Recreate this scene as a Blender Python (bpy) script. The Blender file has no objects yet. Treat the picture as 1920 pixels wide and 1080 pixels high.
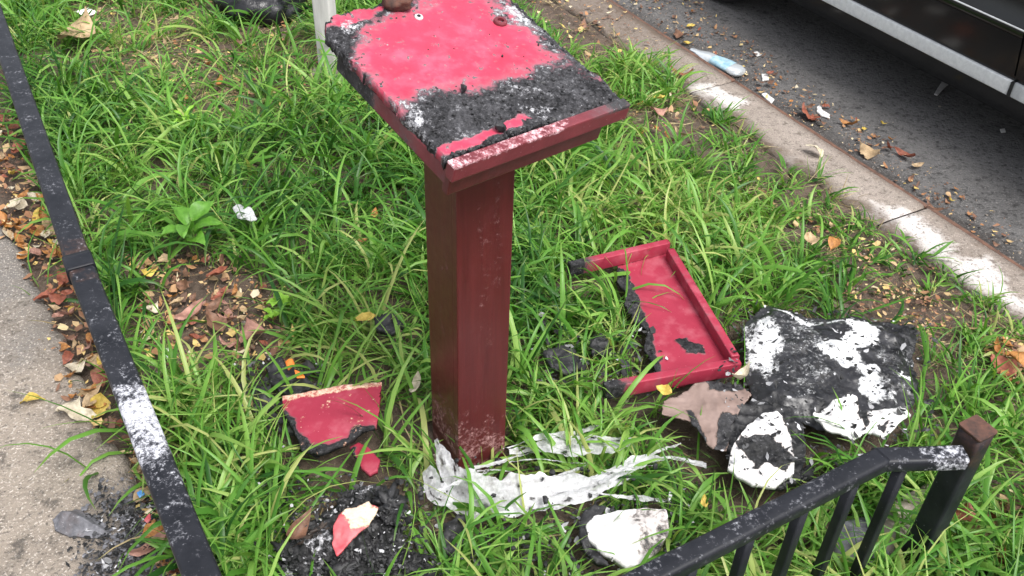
import bpy, bmesh, math, random
import numpy as np
from mathutils import Vector, Matrix
random.seed(7)
RNG = np.random.default_rng(11)
scene = bpy.context.scene
COL = scene.collection

# ------------------------------------------------------------------ camera, sky, sun, exposure
CAM_H, FPX = 1.6, 1800.0                      # eye height, focal length in pixels of a 1920 wide frame
RC = np.array([[0.9992849, 0.0378108, 0.0], [0.0238030, -0.6290800, 0.7769761], [0.0293781, -0.7764205, -0.6295301]])
cam_d = bpy.data.cameras.new('camera')
cam = bpy.data.objects.new('camera', cam_d)
COL.objects.link(cam)
cam_d.sensor_width = 36.0
cam_d.lens = FPX / 1920 * 36.0
cam_d.clip_start, cam_d.clip_end = 0.02, 400.0
M3 = Matrix([[RC[0, 0], -RC[0, 1], -RC[0, 2]], [RC[1, 0], -RC[1, 1], -RC[1, 2]], [RC[2, 0], -RC[2, 1], -RC[2, 2]]])
M4 = M3.to_4x4()
M4.translation = Vector((0, 0, CAM_H))
cam.matrix_world = M4
scene.camera = cam

SUN_EL, SUN_AZ = math.radians(60), math.radians(138)   # azimuth counted from +Y towards +X
world = bpy.data.worlds.new('World')
scene.world = world
world.use_nodes = True
wn, wl = world.node_tree.nodes, world.node_tree.links
wn.clear()
sky = wn.new('ShaderNodeTexSky')
sky.sky_type = 'NISHITA'
sky.sun_disc = False
sky.sun_elevation = SUN_EL
sky.sun_rotation = SUN_AZ
sky.dust_density = 4.0
hs = wn.new('ShaderNodeHueSaturation')
hs.inputs['Saturation'].default_value = 0.30
bg = wn.new('ShaderNodeBackground')
bg.inputs['Strength'].default_value = 0.128
wo = wn.new('ShaderNodeOutputWorld')
wl.new(sky.outputs[0], hs.inputs['Color'])
wl.new(hs.outputs[0], bg.inputs['Color'])
wl.new(bg.outputs[0], wo.inputs[0])
sun_d = bpy.data.lights.new('sun', 'SUN')
sun_d.energy = 1.5
sun_d.angle = math.radians(26)
sun_d.color = (1.0, 0.98, 0.95)
sun = bpy.data.objects.new('sun', sun_d)
COL.objects.link(sun)
sdir = Vector((math.sin(SUN_AZ) * math.cos(SUN_EL), math.cos(SUN_AZ) * math.cos(SUN_EL), math.sin(SUN_EL)))
sun.rotation_euler = sdir.to_track_quat('Z', 'Y').to_euler()
vs = scene.view_settings
vs.view_transform = 'Standard'
vs.look = 'None'
vs.gamma = 1.0
vs.use_curve_mapping = False
vs.exposure = 1.2
scene.render.engine = 'CYCLES'

# ------------------------------------------------------------------ helpers
UD = np.array([math.cos(math.radians(120.5)), math.sin(math.radians(120.5))])   # along the kerb
VD = np.array([UD[1], -UD[0]])                                                 # towards the road

def W(u, v, z=0.0):
    return np.array([UD[0] * u + VD[0] * v, UD[1] * u + VD[1] * v, z])

def toUV(xy):
    xy = np.asarray(xy)[..., :2]
    return xy @ UD, xy @ VD

def ray(p):
    return RC @ np.array([p[0] - 960.0, p[1] - 540.0, FPX])

def at(p, z=0.0):
    """Point of the level plane z seen at photograph pixel p (survey of the place from the picture)."""
    r = ray(p)
    return np.array([0, 0, CAM_H]) + r * ((z - CAM_H) / r[2])

def atplane(p, o, n):
    r = ray(p)
    c = np.array([0, 0, CAM_H])
    return c + r * ((o - c) @ n / (r @ n))

def hash2(ix, iy, seed):
    h = (ix.astype(np.int64) * 374761393 + iy.astype(np.int64) * 668265263 + seed * 974634777) & 0xffffffff
    h = ((h ^ (h >> 13)) * 1274126177) & 0xffffffff
    h = h ^ (h >> 16)
    return (h & 0xffff) / 65535.0

def vnoise(x, y, seed=0):
    ix, iy = np.floor(x), np.floor(y)
    fx, fy = x - ix, y - iy
    fx, fy = fx * fx * (3 - 2 * fx), fy * fy * (3 - 2 * fy)
    a, b = hash2(ix, iy, seed), hash2(ix + 1, iy, seed)
    c, d = hash2(ix, iy + 1, seed), hash2(ix + 1, iy + 1, seed)
    return (a * (1 - fx) + b * fx) * (1 - fy) + (c * (1 - fx) + d * fx) * fy

def fbm(x, y, f=1.0, octs=4, seed=0, ridged=False):
    s, amp, tot = 0, 1.0, 0
    for k in range(octs):
        n = vnoise(x * f, y * f, seed + 17 * k)
        if ridged:
            n = 1 - np.abs(2 * n - 1)
        s = s + amp * n
        tot += amp
        amp *= 0.5
        f *= 2.03
    return s / tot

def inpoly(x, y, poly):
    poly = np.asarray(poly)
    c = np.zeros(np.shape(x), bool)
    n = len(poly)
    for i in range(n):
        x0, y0 = poly[i][:2]
        x1, y1 = poly[(i + 1) % n][:2]
        hit = ((y0 > y) != (y1 > y)) & (x < (x1 - x0) * (y - y0) / ((y1 - y0) if y1 != y0 else 1e-9) + x0)
        c ^= hit
    return c

def edge_dist(x, y, poly):
    poly = np.asarray(poly)
    d = np.full(np.shape(x), 1e9)
    for i in range(len(poly)):
        a, b = poly[i][:2], poly[(i + 1) % len(poly)][:2]
        ab = b - a
        t = np.clip(((x - a[0]) * ab[0] + (y - a[1]) * ab[1]) / max(ab @ ab, 1e-12), 0, 1)
        d = np.minimum(d, np.hypot(x - a[0] - t * ab[0], y - a[1] - t * ab[1]))
    return d

def sdist(x, y, poly):
    return np.where(inpoly(x, y, poly), 1, -1) * edge_dist(x, y, poly)

def sstep(a, b, x):
    t = np.clip((x - a) / (b - a), 0, 1)
    return t * t * (3 - 2 * t)

def raw_mesh(name, V, F, attrs=None, smooth=True):
    me = bpy.data.meshes.new(name)
    V = np.asarray(V, np.float32)
    F = np.asarray(F, np.int32)
    n = F.shape[1]
    me.vertices.add(len(V))
    me.vertices.foreach_set('co', V.ravel())
    me.loops.add(F.size)
    me.loops.foreach_set('vertex_index', F.ravel())
    me.polygons.add(len(F))
    me.polygons.foreach_set('loop_start', np.arange(0, F.size, n, dtype=np.int32))
    try:
        me.polygons.foreach_set('loop_total', np.full(len(F), n, dtype=np.int32))
    except Exception:
        pass
    me.polygons.foreach_set('use_smooth', np.full(len(F), smooth, dtype=bool))
    for k, a in (attrs or {}).items():
        at_ = me.attributes.new(k, 'FLOAT', 'POINT')
        at_.data.foreach_set('value', np.asarray(a, np.float32))
    me.update(calc_edges=True)
    me.validate()
    return me

def link(name, me, mat=None, parent=None, loc=None):
    o = bpy.data.objects.new(name, me)
    COL.objects.link(o)
    if mat is not None and me is not None and not me.materials:
        me.materials.append(mat)
    if parent is not None:
        o.parent = parent
    if loc is not None:
        o.location = loc
    return o

def thing(name, label, cat, loc=(0, 0, 0), group=None):
    o = bpy.data.objects.new(name, None)
    o.empty_display_size = 0.05
    COL.objects.link(o)
    o.location = loc
    return tag(o, label, cat, group)

def tag(o, label, cat, group=None):
    o['label'] = label
    o['category'] = cat
    if group:
        o['group'] = group
    return o

def centre(o):
    """Move a single-mesh thing's origin to the middle of its geometry."""
    me = o.data
    n = len(me.vertices)
    c = np.empty(n * 3, np.float32)
    me.vertices.foreach_get('co', c)
    c = c.reshape(-1, 3)
    m = c.mean(0)
    m[2] = c[:, 2].min()
    me.vertices.foreach_set('co', (c - m).ravel())
    o.location = m
    me.update()
    return o

def under(o, parent):
    o.parent = parent
    o.matrix_parent_inverse = Matrix.Translation(-Vector(parent.location))
    return o

def box_mesh(name, A, B, C, o, bevel=0.003, seg=2, cuts=0):
    """Box with edge vectors A, B, C from corner o."""
    bm = bmesh.new()
    P = [o, o + A, o + A + B, o + B]
    vs_ = [bm.verts.new(p) for p in P] + [bm.verts.new(p + C) for p in P]
    for q in ((3, 2, 1, 0), (4, 5, 6, 7), (0, 1, 5, 4), (1, 2, 6, 5), (2, 3, 7, 6), (3, 0, 4, 7)):
        bm.faces.new([vs_[i] for i in q])
    bmesh.ops.recalc_face_normals(bm, faces=bm.faces)
    if bevel:
        bmesh.ops.bevel(bm, geom=list(bm.edges), offset=bevel, segments=seg, affect='EDGES', profile=0.6)
    me = bpy.data.meshes.new(name)
    bm.to_mesh(me)
    bm.free()
    return me

def sweep(name, pts, w, h, r=0.006, step=0.02, wob=0.0, seed=0, zup=(0, 0, 1)):
    """Rounded box section (w wide, h high) along a polyline."""
    pts = [np.asarray(p, float) for p in pts]
    P = []
    for a, b in zip(pts[:-1], pts[1:]):
        n = max(1, int(np.linalg.norm(b - a) / step))
        P += [a + (b - a) * k / n for k in range(n)]
    P.append(pts[-1])
    P = np.array(P)
    T = np.gradient(P, axis=0)
    T /= np.linalg.norm(T, axis=1)[:, None]
    Z = np.asarray(zup, float)
    S = np.cross(T, Z)
    S /= np.linalg.norm(S, axis=1)[:, None]
    N = np.cross(S, T)
    sec = []
    for cx, cy, a0 in ((w / 2 - r, h / 2 - r, 0), (-w / 2 + r, h / 2 - r, 90), (-w / 2 + r, -h / 2 + r, 180), (w / 2 - r, -h / 2 + r, 270)):
        for k in range(4):
            a = math.radians(a0 + 30 * k)
            sec.append((cx + r * math.cos(a), cy + r * math.sin(a)))
    sec = np.array(sec)
    n, m = len(P), len(sec)
    V = P[:, None, :] + S[:, None, :] * sec[None, :, 0, None] + N[:, None, :] * sec[None, :, 1, None]
    if wob:
        s_ = np.arange(n)[:, None] * step
        d = (fbm(s_ + seed, np.arange(m)[None, :] * 0.5, 14, 3, seed) - 0.5) * wob
        V = V + N[:, None, :] * d[..., None]
    F = [[i * m + j, i * m + (j + 1) % m, (i + 1) * m + (j + 1) % m, (i + 1) * m + j] for i in range(n - 1) for j in range(m)]
    V = V.reshape(-1, 3)
    capA, capB = len(V), len(V) + 1
    V = np.vstack([V, P[0], P[-1]])
    for j in range(m):
        F.append([capA, (j + 1) % m, j, j])
        F.append([capB, (n - 1) * m + j, (n - 1) * m + (j + 1) % m, (n - 1) * m + (j + 1) % m])
    bm = bmesh.new()
    vv = [bm.verts.new(p) for p in V]
    for f in F:
        bm.faces.new([vv[i] for i in dict.fromkeys(f)])
    bmesh.ops.recalc_face_normals(bm, faces=bm.faces)
    for f in bm.faces:
        f.smooth = len(f.verts) == 4
    me = bpy.data.meshes.new(name)
    bm.to_mesh(me)
    bm.free()
    return me

def set_attr(me, name, fn):
    n = len(me.vertices)
    c = np.empty(n * 3, np.float32)
    me.vertices.foreach_get('co', c)
    v = np.asarray(fn(c.reshape(-1, 3).astype(float)), np.float32)
    a = me.attributes.get(name) or me.attributes.new(name, 'FLOAT', 'POINT')
    a.data.foreach_set('value', v)

def slab(name, outline, frame, thick, res, height=None, attrs=None, rough_edge=0.0, seed=0):
    """Plate with a free outline. outline: 2-D points in frame (o, X, Y, N). height(x, y) and each attr(x, y) take plane coordinates."""
    o, X, Y, N = frame
    poly = np.asarray(outline, float)
    x0, y0 = poly.min(0) - res
    x1, y1 = poly.max(0) + res
    nx, ny = int((x1 - x0) / res) + 2, int((y1 - y0) / res) + 2
    gx, gy = np.meshgrid(x0 + np.arange(nx) * res, y0 + np.arange(ny) * res, indexing='ij')
    d = sdist(gx, gy, poly)
    if rough_edge:
        d = d + (fbm(gx, gy, 1 / (res * 5), 3, seed) - 0.5) * 2 * rough_edge
    # pull the boundary vertices onto the outline
    gxd, gyd = np.gradient(d, res)
    gl = np.maximum(np.hypot(gxd, gyd), 1e-6)
    near = np.abs(d) < res * 0.75
    px = np.where(near, gx - gxd / gl * d, gx)
    py = np.where(near, gy - gyd / gl * d, gy)
    ins = (d > 0) | near
    cell = ins[:-1, :-1] & ins[1:, :-1] & ins[1:, 1:] & ins[:-1, 1:]
    idx = np.arange(nx * ny).reshape(nx, ny)
    Q = np.stack([idx[:-1, :-1], idx[1:, :-1], idx[1:, 1:], idx[:-1, 1:]], -1)[cell]
    used = np.unique(Q)
    remap = -np.ones(nx * ny, int)
    remap[used] = np.arange(len(used))
    Q = remap[Q]
    ux, uy = px.ravel()[used], py.ravel()[used]
    h = height(ux, uy) if height is not None else np.zeros(len(ux))
    base = o[None] + ux[:, None] * X[None] + uy[:, None] * Y[None]
    top = base + N[None] * h[:, None]
    bot = base + N[None] * (np.minimum(h, 0) * 0.0 + h * 0.9 - thick)[:, None]
    n = len(used)
    E = np.concatenate([Q[:, [0, 1]], Q[:, [1, 2]], Q[:, [2, 3]], Q[:, [3, 0]]])
    key = set(map(tuple, E.tolist()))
    B = [(a, b) for a, b in key if (b, a) not in key]
    S = np.array([[b, a, a + n, b + n] for a, b in B]) if B else np.zeros((0, 4), int)
    F = np.vstack([Q, Q[:, ::-1] + n, S])
    at_ = {k: np.tile(f(ux, uy), 2) for k, f in (attrs or {}).items()}
    return raw_mesh(name, np.vstack([top, bot]), F, at_)

def flat_frame(z):
    return (np.array([0, 0, float(z)]), np.array([1., 0, 0]), np.array([0, 1., 0]), np.array([0, 0, 1.]))

def px2(poly, z):
    return [at(p, z)[:2] for p in poly]

def blotch(poly, soft, rough, freq, seed=0):
    """Mask that is 1 inside poly, with a noisy edge."""
    poly = np.asarray(poly, float)
    def f(x, y):
        d = sdist(x, y, poly) + (fbm(x, y, freq, 4, seed) - 0.5) * 2 * rough
        return sstep(-soft, soft, d)
    return f

# ------------------------------------------------------------------ materials
def newmat(name):
    m = bpy.data.materials.new(name)
    m.use_nodes = True
    nt = m.node_tree
    for n in list(nt.nodes):
        nt.nodes.remove(n)
    out = nt.nodes.new('ShaderNodeOutputMaterial')
    b = nt.nodes.new('ShaderNodeBsdfPrincipled')
    nt.links.new(b.outputs[0], out.inputs[0])
    return m, nt, b, out

def nd(nt, t, **kw):
    n = nt.nodes.new(t)
    for k, v in kw.items():
        if k in n.inputs:
            n.inputs[k].default_value = v
        else:
            setattr(n, k, v)
    return n

def noise(nt, scale, detail=4, rough=0.6, stretch=None, coord='Object'):
    tc = nd(nt, 'ShaderNodeTexCoord')
    n = nd(nt, 'ShaderNodeTexNoise', Scale=scale, Detail=detail, Roughness=rough)
    if stretch:
        mp = nd(nt, 'ShaderNodeMapping')
        mp.inputs['Scale'].default_value = stretch
        nt.links.new(tc.outputs[coord], mp.inputs[0])
        nt.links.new(mp.outputs[0], n.inputs['Vector'])
    else:
        nt.links.new(tc.outputs[coord], n.inputs['Vector'])
    return n.outputs['Fac']

def ramp(nt, fac, stops):
    r = nd(nt, 'ShaderNodeValToRGB')
    e = r.color_ramp.elements
    while len(e) < len(stops):
        e.new(0.5)
    for el, (p, c) in zip(e, stops):
        el.position = p
        el.color = (*c, 1) if len(c) == 3 else c
    nt.links.new(fac, r.inputs[0])
    return r.outputs[0]

def mix(nt, fac, a, b, mode='MIX'):
    m = nd(nt, 'ShaderNodeMix', data_type='RGBA', blend_type=mode)
    for s, v in ((m.inputs[0], fac), (m.inputs[6], a), (m.inputs[7], b)):
        if isinstance(v, (int, float)):
            s.default_value = v
        elif isinstance(v, tuple):
            s.default_value = (*v, 1)
        else:
            nt.links.new(v, s)
    return m.outputs[2]

def math_(nt, op, a, b=None, clamp=False):
    m = nd(nt, 'ShaderNodeMath', operation=op, use_clamp=clamp)
    for i, v in enumerate((a, b)):
        if v is None:
            continue
        if isinstance(v, (int, float)):
            m.inputs[i].default_value = v
        else:
            nt.links.new(v, m.inputs[i])
    return m.outputs[0]

def attr(nt, name):
    a = nd(nt, 'ShaderNodeAttribute', attribute_name=name)
    return a.outputs['Fac']

def bump(nt, b, h, strength=0.5, dist=0.004):
    bn = nd(nt, 'ShaderNodeBump', Strength=strength, Distance=dist)
    nt.links.new(h, bn.inputs['Height'])
    nt.links.new(bn.outputs[0], b.inputs['Normal'])

def sharp(nt, fac, lo=0.32, hi=0.68):
    m = nd(nt, 'ShaderNodeMapRange', clamp=True)
    m.inputs[1].default_value, m.inputs[2].default_value = lo, hi
    nt.links.new(fac, m.inputs[0])
    return m.outputs[0]

def wsum(nt, terms):
    r = None
    for v, k in terms:
        t = math_(nt, 'MULTIPLY', v, k) if k != 1 else v
        r = t if r is None else math_(nt, 'ADD', r, t)
    return r

def burnt_mat(name, c1, c2, rough=0.5, char=((0.004, 0.004, 0.005), (0.045, 0.044, 0.047)), ash=((0.26, 0.26, 0.28), (0.66, 0.66, 0.68)), nscale=9,
              stretch=None, flecks=0.0, bumpd=0.002, spec=0.5, fleckc=(0.6, 0.55, 0.52), charrough=0.75, edge=(0.12, 0.10, 0.10), clear=0.0, fade=None):
    m, nt, b, out = newmat(name)
    n1 = noise(nt, nscale, 5, 0.65, stretch)
    base = ramp(nt, n1, [(0.3, c1), (0.7, c2)])
    nA, nB, nC = sharp(nt, noise(nt, 28, 5, 0.6)), sharp(nt, noise(nt, 120, 4, 0.6)), sharp(nt, noise(nt, 380, 3, 0.6))
    if fade is not None:
        base = mix(nt, ramp(nt, math_(nt, 'MULTIPLY', nA, sharp(nt, noise(nt, 7, 4, 0.6))), [(0.25, (0, 0, 0)), (0.9, (0.55, 0.55, 0.55))]), base, fade)
    if flecks != 0:
        base = mix(nt, ramp(nt, noise(nt, 160, 3, 0.7), [(0.70 - flecks, (0, 0, 0)), (0.76 - flecks, (0.8, 0.8, 0.8))]), base, fleckc)
    charc = ramp(nt, wsum(nt, [(nA, 0.35), (nB, 0.40), (nC, 0.25)]), [(0.25, char[0]), (0.80, char[1])])
    charc = mix(nt, ramp(nt, math_(nt, 'MULTIPLY', nC, nB), [(0.55, (0, 0, 0)), (0.85, (0.8, 0.8, 0.8))]), charc, (0.24, 0.24, 0.25))
    ca = attr(nt, 'char')
    k0 = wsum(nt, [(ca, 1), (nA, 0.40), (nB, 0.26), (nC, 0.08)])
    k0 = math_(nt, 'SUBTRACT', k0, 0.37)
    on = ramp(nt, ca, [(0.01, (0, 0, 0)), (0.12, (1, 1, 1))])
    cf = math_(nt, 'MULTIPLY', ramp(nt, k0, [(0.42, (0, 0, 0)), (0.66, (1, 1, 1))]), on)
    ce = math_(nt, 'MULTIPLY', ramp(nt, k0, [(0.0, (0, 0, 0)), (0.30, (0.35, 0.35, 0.35)), (0.55, (0.85, 0.85, 0.85))]), on)
    col = mix(nt, ce, base, edge)
    col = mix(nt, cf, col, charc)
    aa = attr(nt, 'ash')
    k1 = math_(nt, 'SUBTRACT', wsum(nt, [(aa, 1), (nA, 0.42), (nB, 0.55), (nC, 0.30)]), 0.635)
    af = math_(nt, 'MULTIPLY', ramp(nt, k1, [(0.22, (0, 0, 0)), (0.62, (1, 1, 1))]), ramp(nt, aa, [(0.01, (0, 0, 0)), (0.15, (1, 1, 1))]))
    ashc = ramp(nt, wsum(nt, [(k1, 0.75), (nB, 0.18), (nC, 0.12)]), [(0.30, ash[0]), (0.88, ash[1])])
    col = mix(nt, af, col, ashc)
    nt.links.new(col, b.inputs['Base Color'])
    n5 = noise(nt, 45, 4, 0.6)
    rr = math_(nt, 'ADD', rough - 0.15, math_(nt, 'MULTIPLY', n5, 0.3))
    rr = mix(nt, cf, rr, (charrough,) * 3)
    rr = mix(nt, af, rr, (0.95,) * 3)
    nt.links.new(rr, b.inputs['Roughness'])
    b.inputs['Specular IOR Level'].default_value = spec
    hh = wsum(nt, [(math_(nt, 'MULTIPLY', wsum(nt, [(nA, 0.6), (nB, 0.4), (nC, 0.15)]), math_(nt, 'ADD', cf, 0.10)), 1), (math_(nt, 'MULTIPLY', nC, af), 0.25), (n1, 0.15)])
    bump(nt, b, hh, 0.8, bumpd)
    if clear:
        tp = nd(nt, 'ShaderNodeBsdfTransparent')
        tl = nd(nt, 'ShaderNodeBsdfTranslucent')
        nt.links.new(col, tl.inputs[0])
        m1 = nd(nt, 'ShaderNodeMixShader')
        m1.inputs[0].default_value = 0.35
        nt.links.new(b.outputs[0], m1.inputs[1])
        nt.links.new(tl.outputs[0], m1.inputs[2])
        m2 = nd(nt, 'ShaderNodeMixShader')
        nt.links.new(math_(nt, 'MULTIPLY', ramp(nt, wsum(nt, [(nA, 0.6), (nB, 0.4)]), [(0.2, (0, 0, 0)), (0.8, (1, 1, 1))]), clear), m2.inputs[0])
        nt.links.new(m1.outputs[0], m2.inputs[1])
        nt.links.new(tp.outputs[0], m2.inputs[2])
        nt.links.new(m2.outputs[0], out.inputs[0])
    return m

M = {}
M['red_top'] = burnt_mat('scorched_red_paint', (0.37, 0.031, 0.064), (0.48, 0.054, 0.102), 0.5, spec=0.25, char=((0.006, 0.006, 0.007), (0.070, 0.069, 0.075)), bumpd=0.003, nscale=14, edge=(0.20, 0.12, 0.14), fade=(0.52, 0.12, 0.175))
M['red_panel'] = burnt_mat('red_paint', (0.25, 0.020, 0.042), (0.32, 0.033, 0.060), 0.48, spec=0.25, flecks=0.02, bumpd=0.003, fleckc=(0.6, 0.3, 0.32), edge=(0.13, 0.08, 0.085), fade=(0.40, 0.11, 0.14), ash=((0.5, 0.22, 0.14), (0.72, 0.52, 0.40)))
M['red_trim'] = burnt_mat('trim_paint', (0.105, 0.016, 0.022), (0.165, 0.026, 0.035), 0.45, flecks=0.03, nscale=30, bumpd=0.002, fleckc=(0.42, 0.24, 0.25), edge=(0.10, 0.07, 0.075), ash=((0.42, 0.17, 0.2), (0.68, 0.5, 0.52)))
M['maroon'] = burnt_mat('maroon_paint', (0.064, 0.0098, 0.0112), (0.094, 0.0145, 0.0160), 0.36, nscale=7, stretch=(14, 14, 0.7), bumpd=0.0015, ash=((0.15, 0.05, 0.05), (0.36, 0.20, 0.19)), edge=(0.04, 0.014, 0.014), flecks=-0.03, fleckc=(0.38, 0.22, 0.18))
M['black_metal'] = burnt_mat('black_painted_metal', (0.007, 0.008, 0.011), (0.020, 0.021, 0.026), 0.42, spec=0.22, flecks=0.012, nscale=18, bumpd=0.0015, ash=((0.10, 0.10, 0.12), (0.58, 0.59, 0.63)), fleckc=(0.3, 0.3, 0.32), edge=(0.085, 0.042, 0.028))
M['rusty_metal'] = burnt_mat('rusty_metal', (0.018, 0.012, 0.010), (0.12, 0.05, 0.032), 0.8, nscale=50)
M['white_burnt'] = burnt_mat('white_board', (0.56, 0.54, 0.52), (0.72, 0.71, 0.71), 0.6, nscale=14, edge=(0.42, 0.36, 0.33), bumpd=0.003, char=((0.004, 0.004, 0.004), (0.03, 0.03, 0.032)))
M['charred_sheet'] = burnt_mat('charred_sheet', (0.007, 0.007, 0.008), (0.034, 0.034, 0.038), 0.33, ash=((0.13, 0.135, 0.14), (0.78, 0.79, 0.80)), nscale=24, bumpd=0.006, flecks=0.06, fleckc=(0.14, 0.14, 0.15))
M['char'] = burnt_mat('charcoal', (0.004, 0.004, 0.005), (0.026, 0.026, 0.028), 0.6, nscale=40, bumpd=0.006, flecks=0.06, fleckc=(0.16, 0.16, 0.17), ash=((0.2, 0.2, 0.22), (0.72, 0.72, 0.75)))
M['char_brown'] = burnt_mat('charred_wood', (0.010, 0.008, 0.007), (0.070, 0.048, 0.036), 0.7, nscale=22, bumpd=0.006, flecks=0.03)
M['grey_ash'] = burnt_mat('grey_ash', (0.05, 0.05, 0.056), (0.20, 0.20, 0.22), 0.9, nscale=40, bumpd=0.006, flecks=0.06, fleckc=(0.42, 0.42, 0.44))
M['rust_edge'] = burnt_mat('rusted_steel', (0.055, 0.032, 0.024), (0.17, 0.085, 0.055), 0.85, nscale=30)
M['brown_page'] = burnt_mat('scorched_paper', (0.17, 0.115, 0.095), (0.27, 0.195, 0.17), 0.7, nscale=16, edge=(0.05, 0.03, 0.02))
M['plastic'] = burnt_mat('melted_plastic', (0.66, 0.66, 0.68), (0.82, 0.82, 0.84), 0.36, nscale=40, edge=(0.32, 0.31, 0.31), bumpd=0.004, clear=0.48)
M['pale_wood'] = burnt_mat('weathered_wood', (0.40, 0.38, 0.37), (0.56, 0.54, 0.53), 0.8, nscale=9, stretch=(6, 6, 0.7), flecks=0.02, fleckc=(0.2, 0.19, 0.17))
M['stone'] = burnt_mat('pale_stone', (0.20, 0.17, 0.14), (0.33, 0.285, 0.24), 0.9, nscale=20, flecks=0.05, bumpd=0.003)
M['rag_red'] = burnt_mat('printed_card', (0.50, 0.05, 0.07), (0.58, 0.16, 0.17), 0.6, nscale=35, ash=((0.45, 0.3, 0.2), (0.74, 0.6, 0.46)), bumpd=0.003, fade=(0.6, 0.3, 0.3))

def simple(name, c1, c2, rough=0.6, nscale=20, spec=0.5, metal=0.0, bumpd=0.0, trans=0.0):
    m, nt, b, out = newmat(name)
    n = noise(nt, nscale, 5, 0.65)
    col = ramp(nt, n, [(0.3, c1), (0.7, c2)])
    nt.links.new(col, b.inputs['Base Color'])
    b.inputs['Roughness'].default_value = rough
    b.inputs['Specular IOR Level'].default_value = spec
    b.inputs['Metallic'].default_value = metal
    if bumpd:
        bump(nt, b, n, 0.6, bumpd)
    if trans:
        t = nd(nt, 'ShaderNodeBsdfTranslucent')
        nt.links.new(col, t.inputs[0])
        ms = nd(nt, 'ShaderNodeMixShader')
        ms.inputs[0].default_value = trans
        nt.links.new(b.outputs[0], ms.inputs[1])
        nt.links.new(t.outputs[0], ms.inputs[2])
        nt.links.new(ms.outputs[0], out.inputs[0])
    return m

LEAFC = {
    'orange': ((0.34, 0.13, 0.03), (0.52, 0.24, 0.07)),
    'yellow': ((0.55, 0.38, 0.05), (0.70, 0.52, 0.12)),
    'tan': ((0.36, 0.24, 0.12), (0.55, 0.40, 0.24)),
    'brown': ((0.13, 0.065, 0.04), (0.25, 0.13, 0.08)),
    'red': ((0.24, 0.06, 0.035), (0.36, 0.12, 0.07)),
    'pale': ((0.55, 0.47, 0.32), (0.70, 0.62, 0.48)),
    'pink': ((0.34, 0.16, 0.12), (0.46, 0.25, 0.19)),
}
for k, (a, b_) in LEAFC.items():
    M['leaf_' + k] = simple('leaf_' + k, tuple(x * 0.6 for x in a), tuple(x * 1.05 for x in b_), 0.6, 5, bumpd=0.002, trans=0.15)
M['weed'] = simple('weed_green', (0.07, 0.20, 0.015), (0.14, 0.34, 0.04), 0.5, 60, bumpd=0.002, trans=0.3)
M['weed_lime'] = simple('weed_lime', (0.20, 0.42, 0.03), (0.30, 0.55, 0.07), 0.5, 60, bumpd=0.002, trans=0.3)
M['stem'] = simple('stem_green', (0.10, 0.20, 0.03), (0.16, 0.28, 0.05), 0.6, 40)
M['car_paint'] = simple('black_car_paint', (0.006, 0.0065, 0.007), (0.008, 0.0085, 0.009), 0.16, 3)
M['car_glass'] = simple('dark_car_glass', (0.005, 0.006, 0.007), (0.007, 0.008, 0.009), 0.03, 3)
M['chrome'] = simple('satin_trim', (0.60, 0.61, 0.62), (0.78, 0.79, 0.80), 0.45, 60, metal=0.1)
M['rubber'] = simple('black_rubber', (0.01, 0.01, 0.01), (0.02, 0.02, 0.02), 0.8, 30)
M['alloy'] = simple('wheel_alloy', (0.3, 0.3, 0.31), (0.4, 0.4, 0.41), 0.35, 12, metal=0.8)
M['bag'] = simple('black_bin_bag', (0.006, 0.006, 0.008), (0.012, 0.012, 0.014), 0.28, 20, bumpd=0.01)
M['white_litter'] = simple('white_litter', (0.68, 0.67, 0.64), (0.80, 0.79, 0.77), 0.6, 60, bumpd=0.001)
M['orange_peel'] = simple('orange_peel', (0.70, 0.16, 0.02), (0.80, 0.25, 0.04), 0.5, 60, bumpd=0.001)
M['blue_film'] = simple('blue_wrapper', (0.02, 0.16, 0.5), (0.2, 0.45, 0.75), 0.3, 80)
M['bottle_label'] = simple('bottle_label', (0.16, 0.32, 0.42), (0.42, 0.56, 0.62), 0.5, 60)
M['screw'] = simple('screw_metal', (0.6, 0.55, 0.55), (0.8, 0.75, 0.75), 0.35, 60, metal=0.3)
m, nt, b, out = newmat('clear_plastic')
b.inputs['Base Color'].default_value = (0.72, 0.77, 0.80, 1)
b.inputs['Roughness'].default_value = 0.2
b.inputs['Transmission Weight'].default_value = 0.55
bump(nt, b, noise(nt, 60, 4), 0.5, 0.004)
M['bottle'] = m

# soil
m, nt, b, out = newmat('soil')
n1, n2, n3 = noise(nt, 5, 6, 0.7), noise(nt, 60, 6, 0.75), noise(nt, 260, 3, 0.7)
c = ramp(nt, n1, [(0.3, (0.085, 0.060, 0.044)), (0.7, (0.18, 0.13, 0.098))])
c = mix(nt, ramp(nt, n2, [(0.35, (0.7, 0.7, 0.7)), (0.6, (0, 0, 0))]), c, (0.045, 0.031, 0.023))
c = mix(nt, ramp(nt, n3, [(0.60, (0, 0, 0)), (0.70, (0.8, 0.8, 0.8))]), c, (0.30, 0.23, 0.17))
nt.links.new(c, b.inputs['Base Color'])
b.inputs['Roughness'].default_value = 0.95
bump(nt, b, math_(nt, 'ADD', n2, math_(nt, 'MULTIPLY', n3, 0.3)), 0.9, 0.012)
M['soil'] = m

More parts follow.
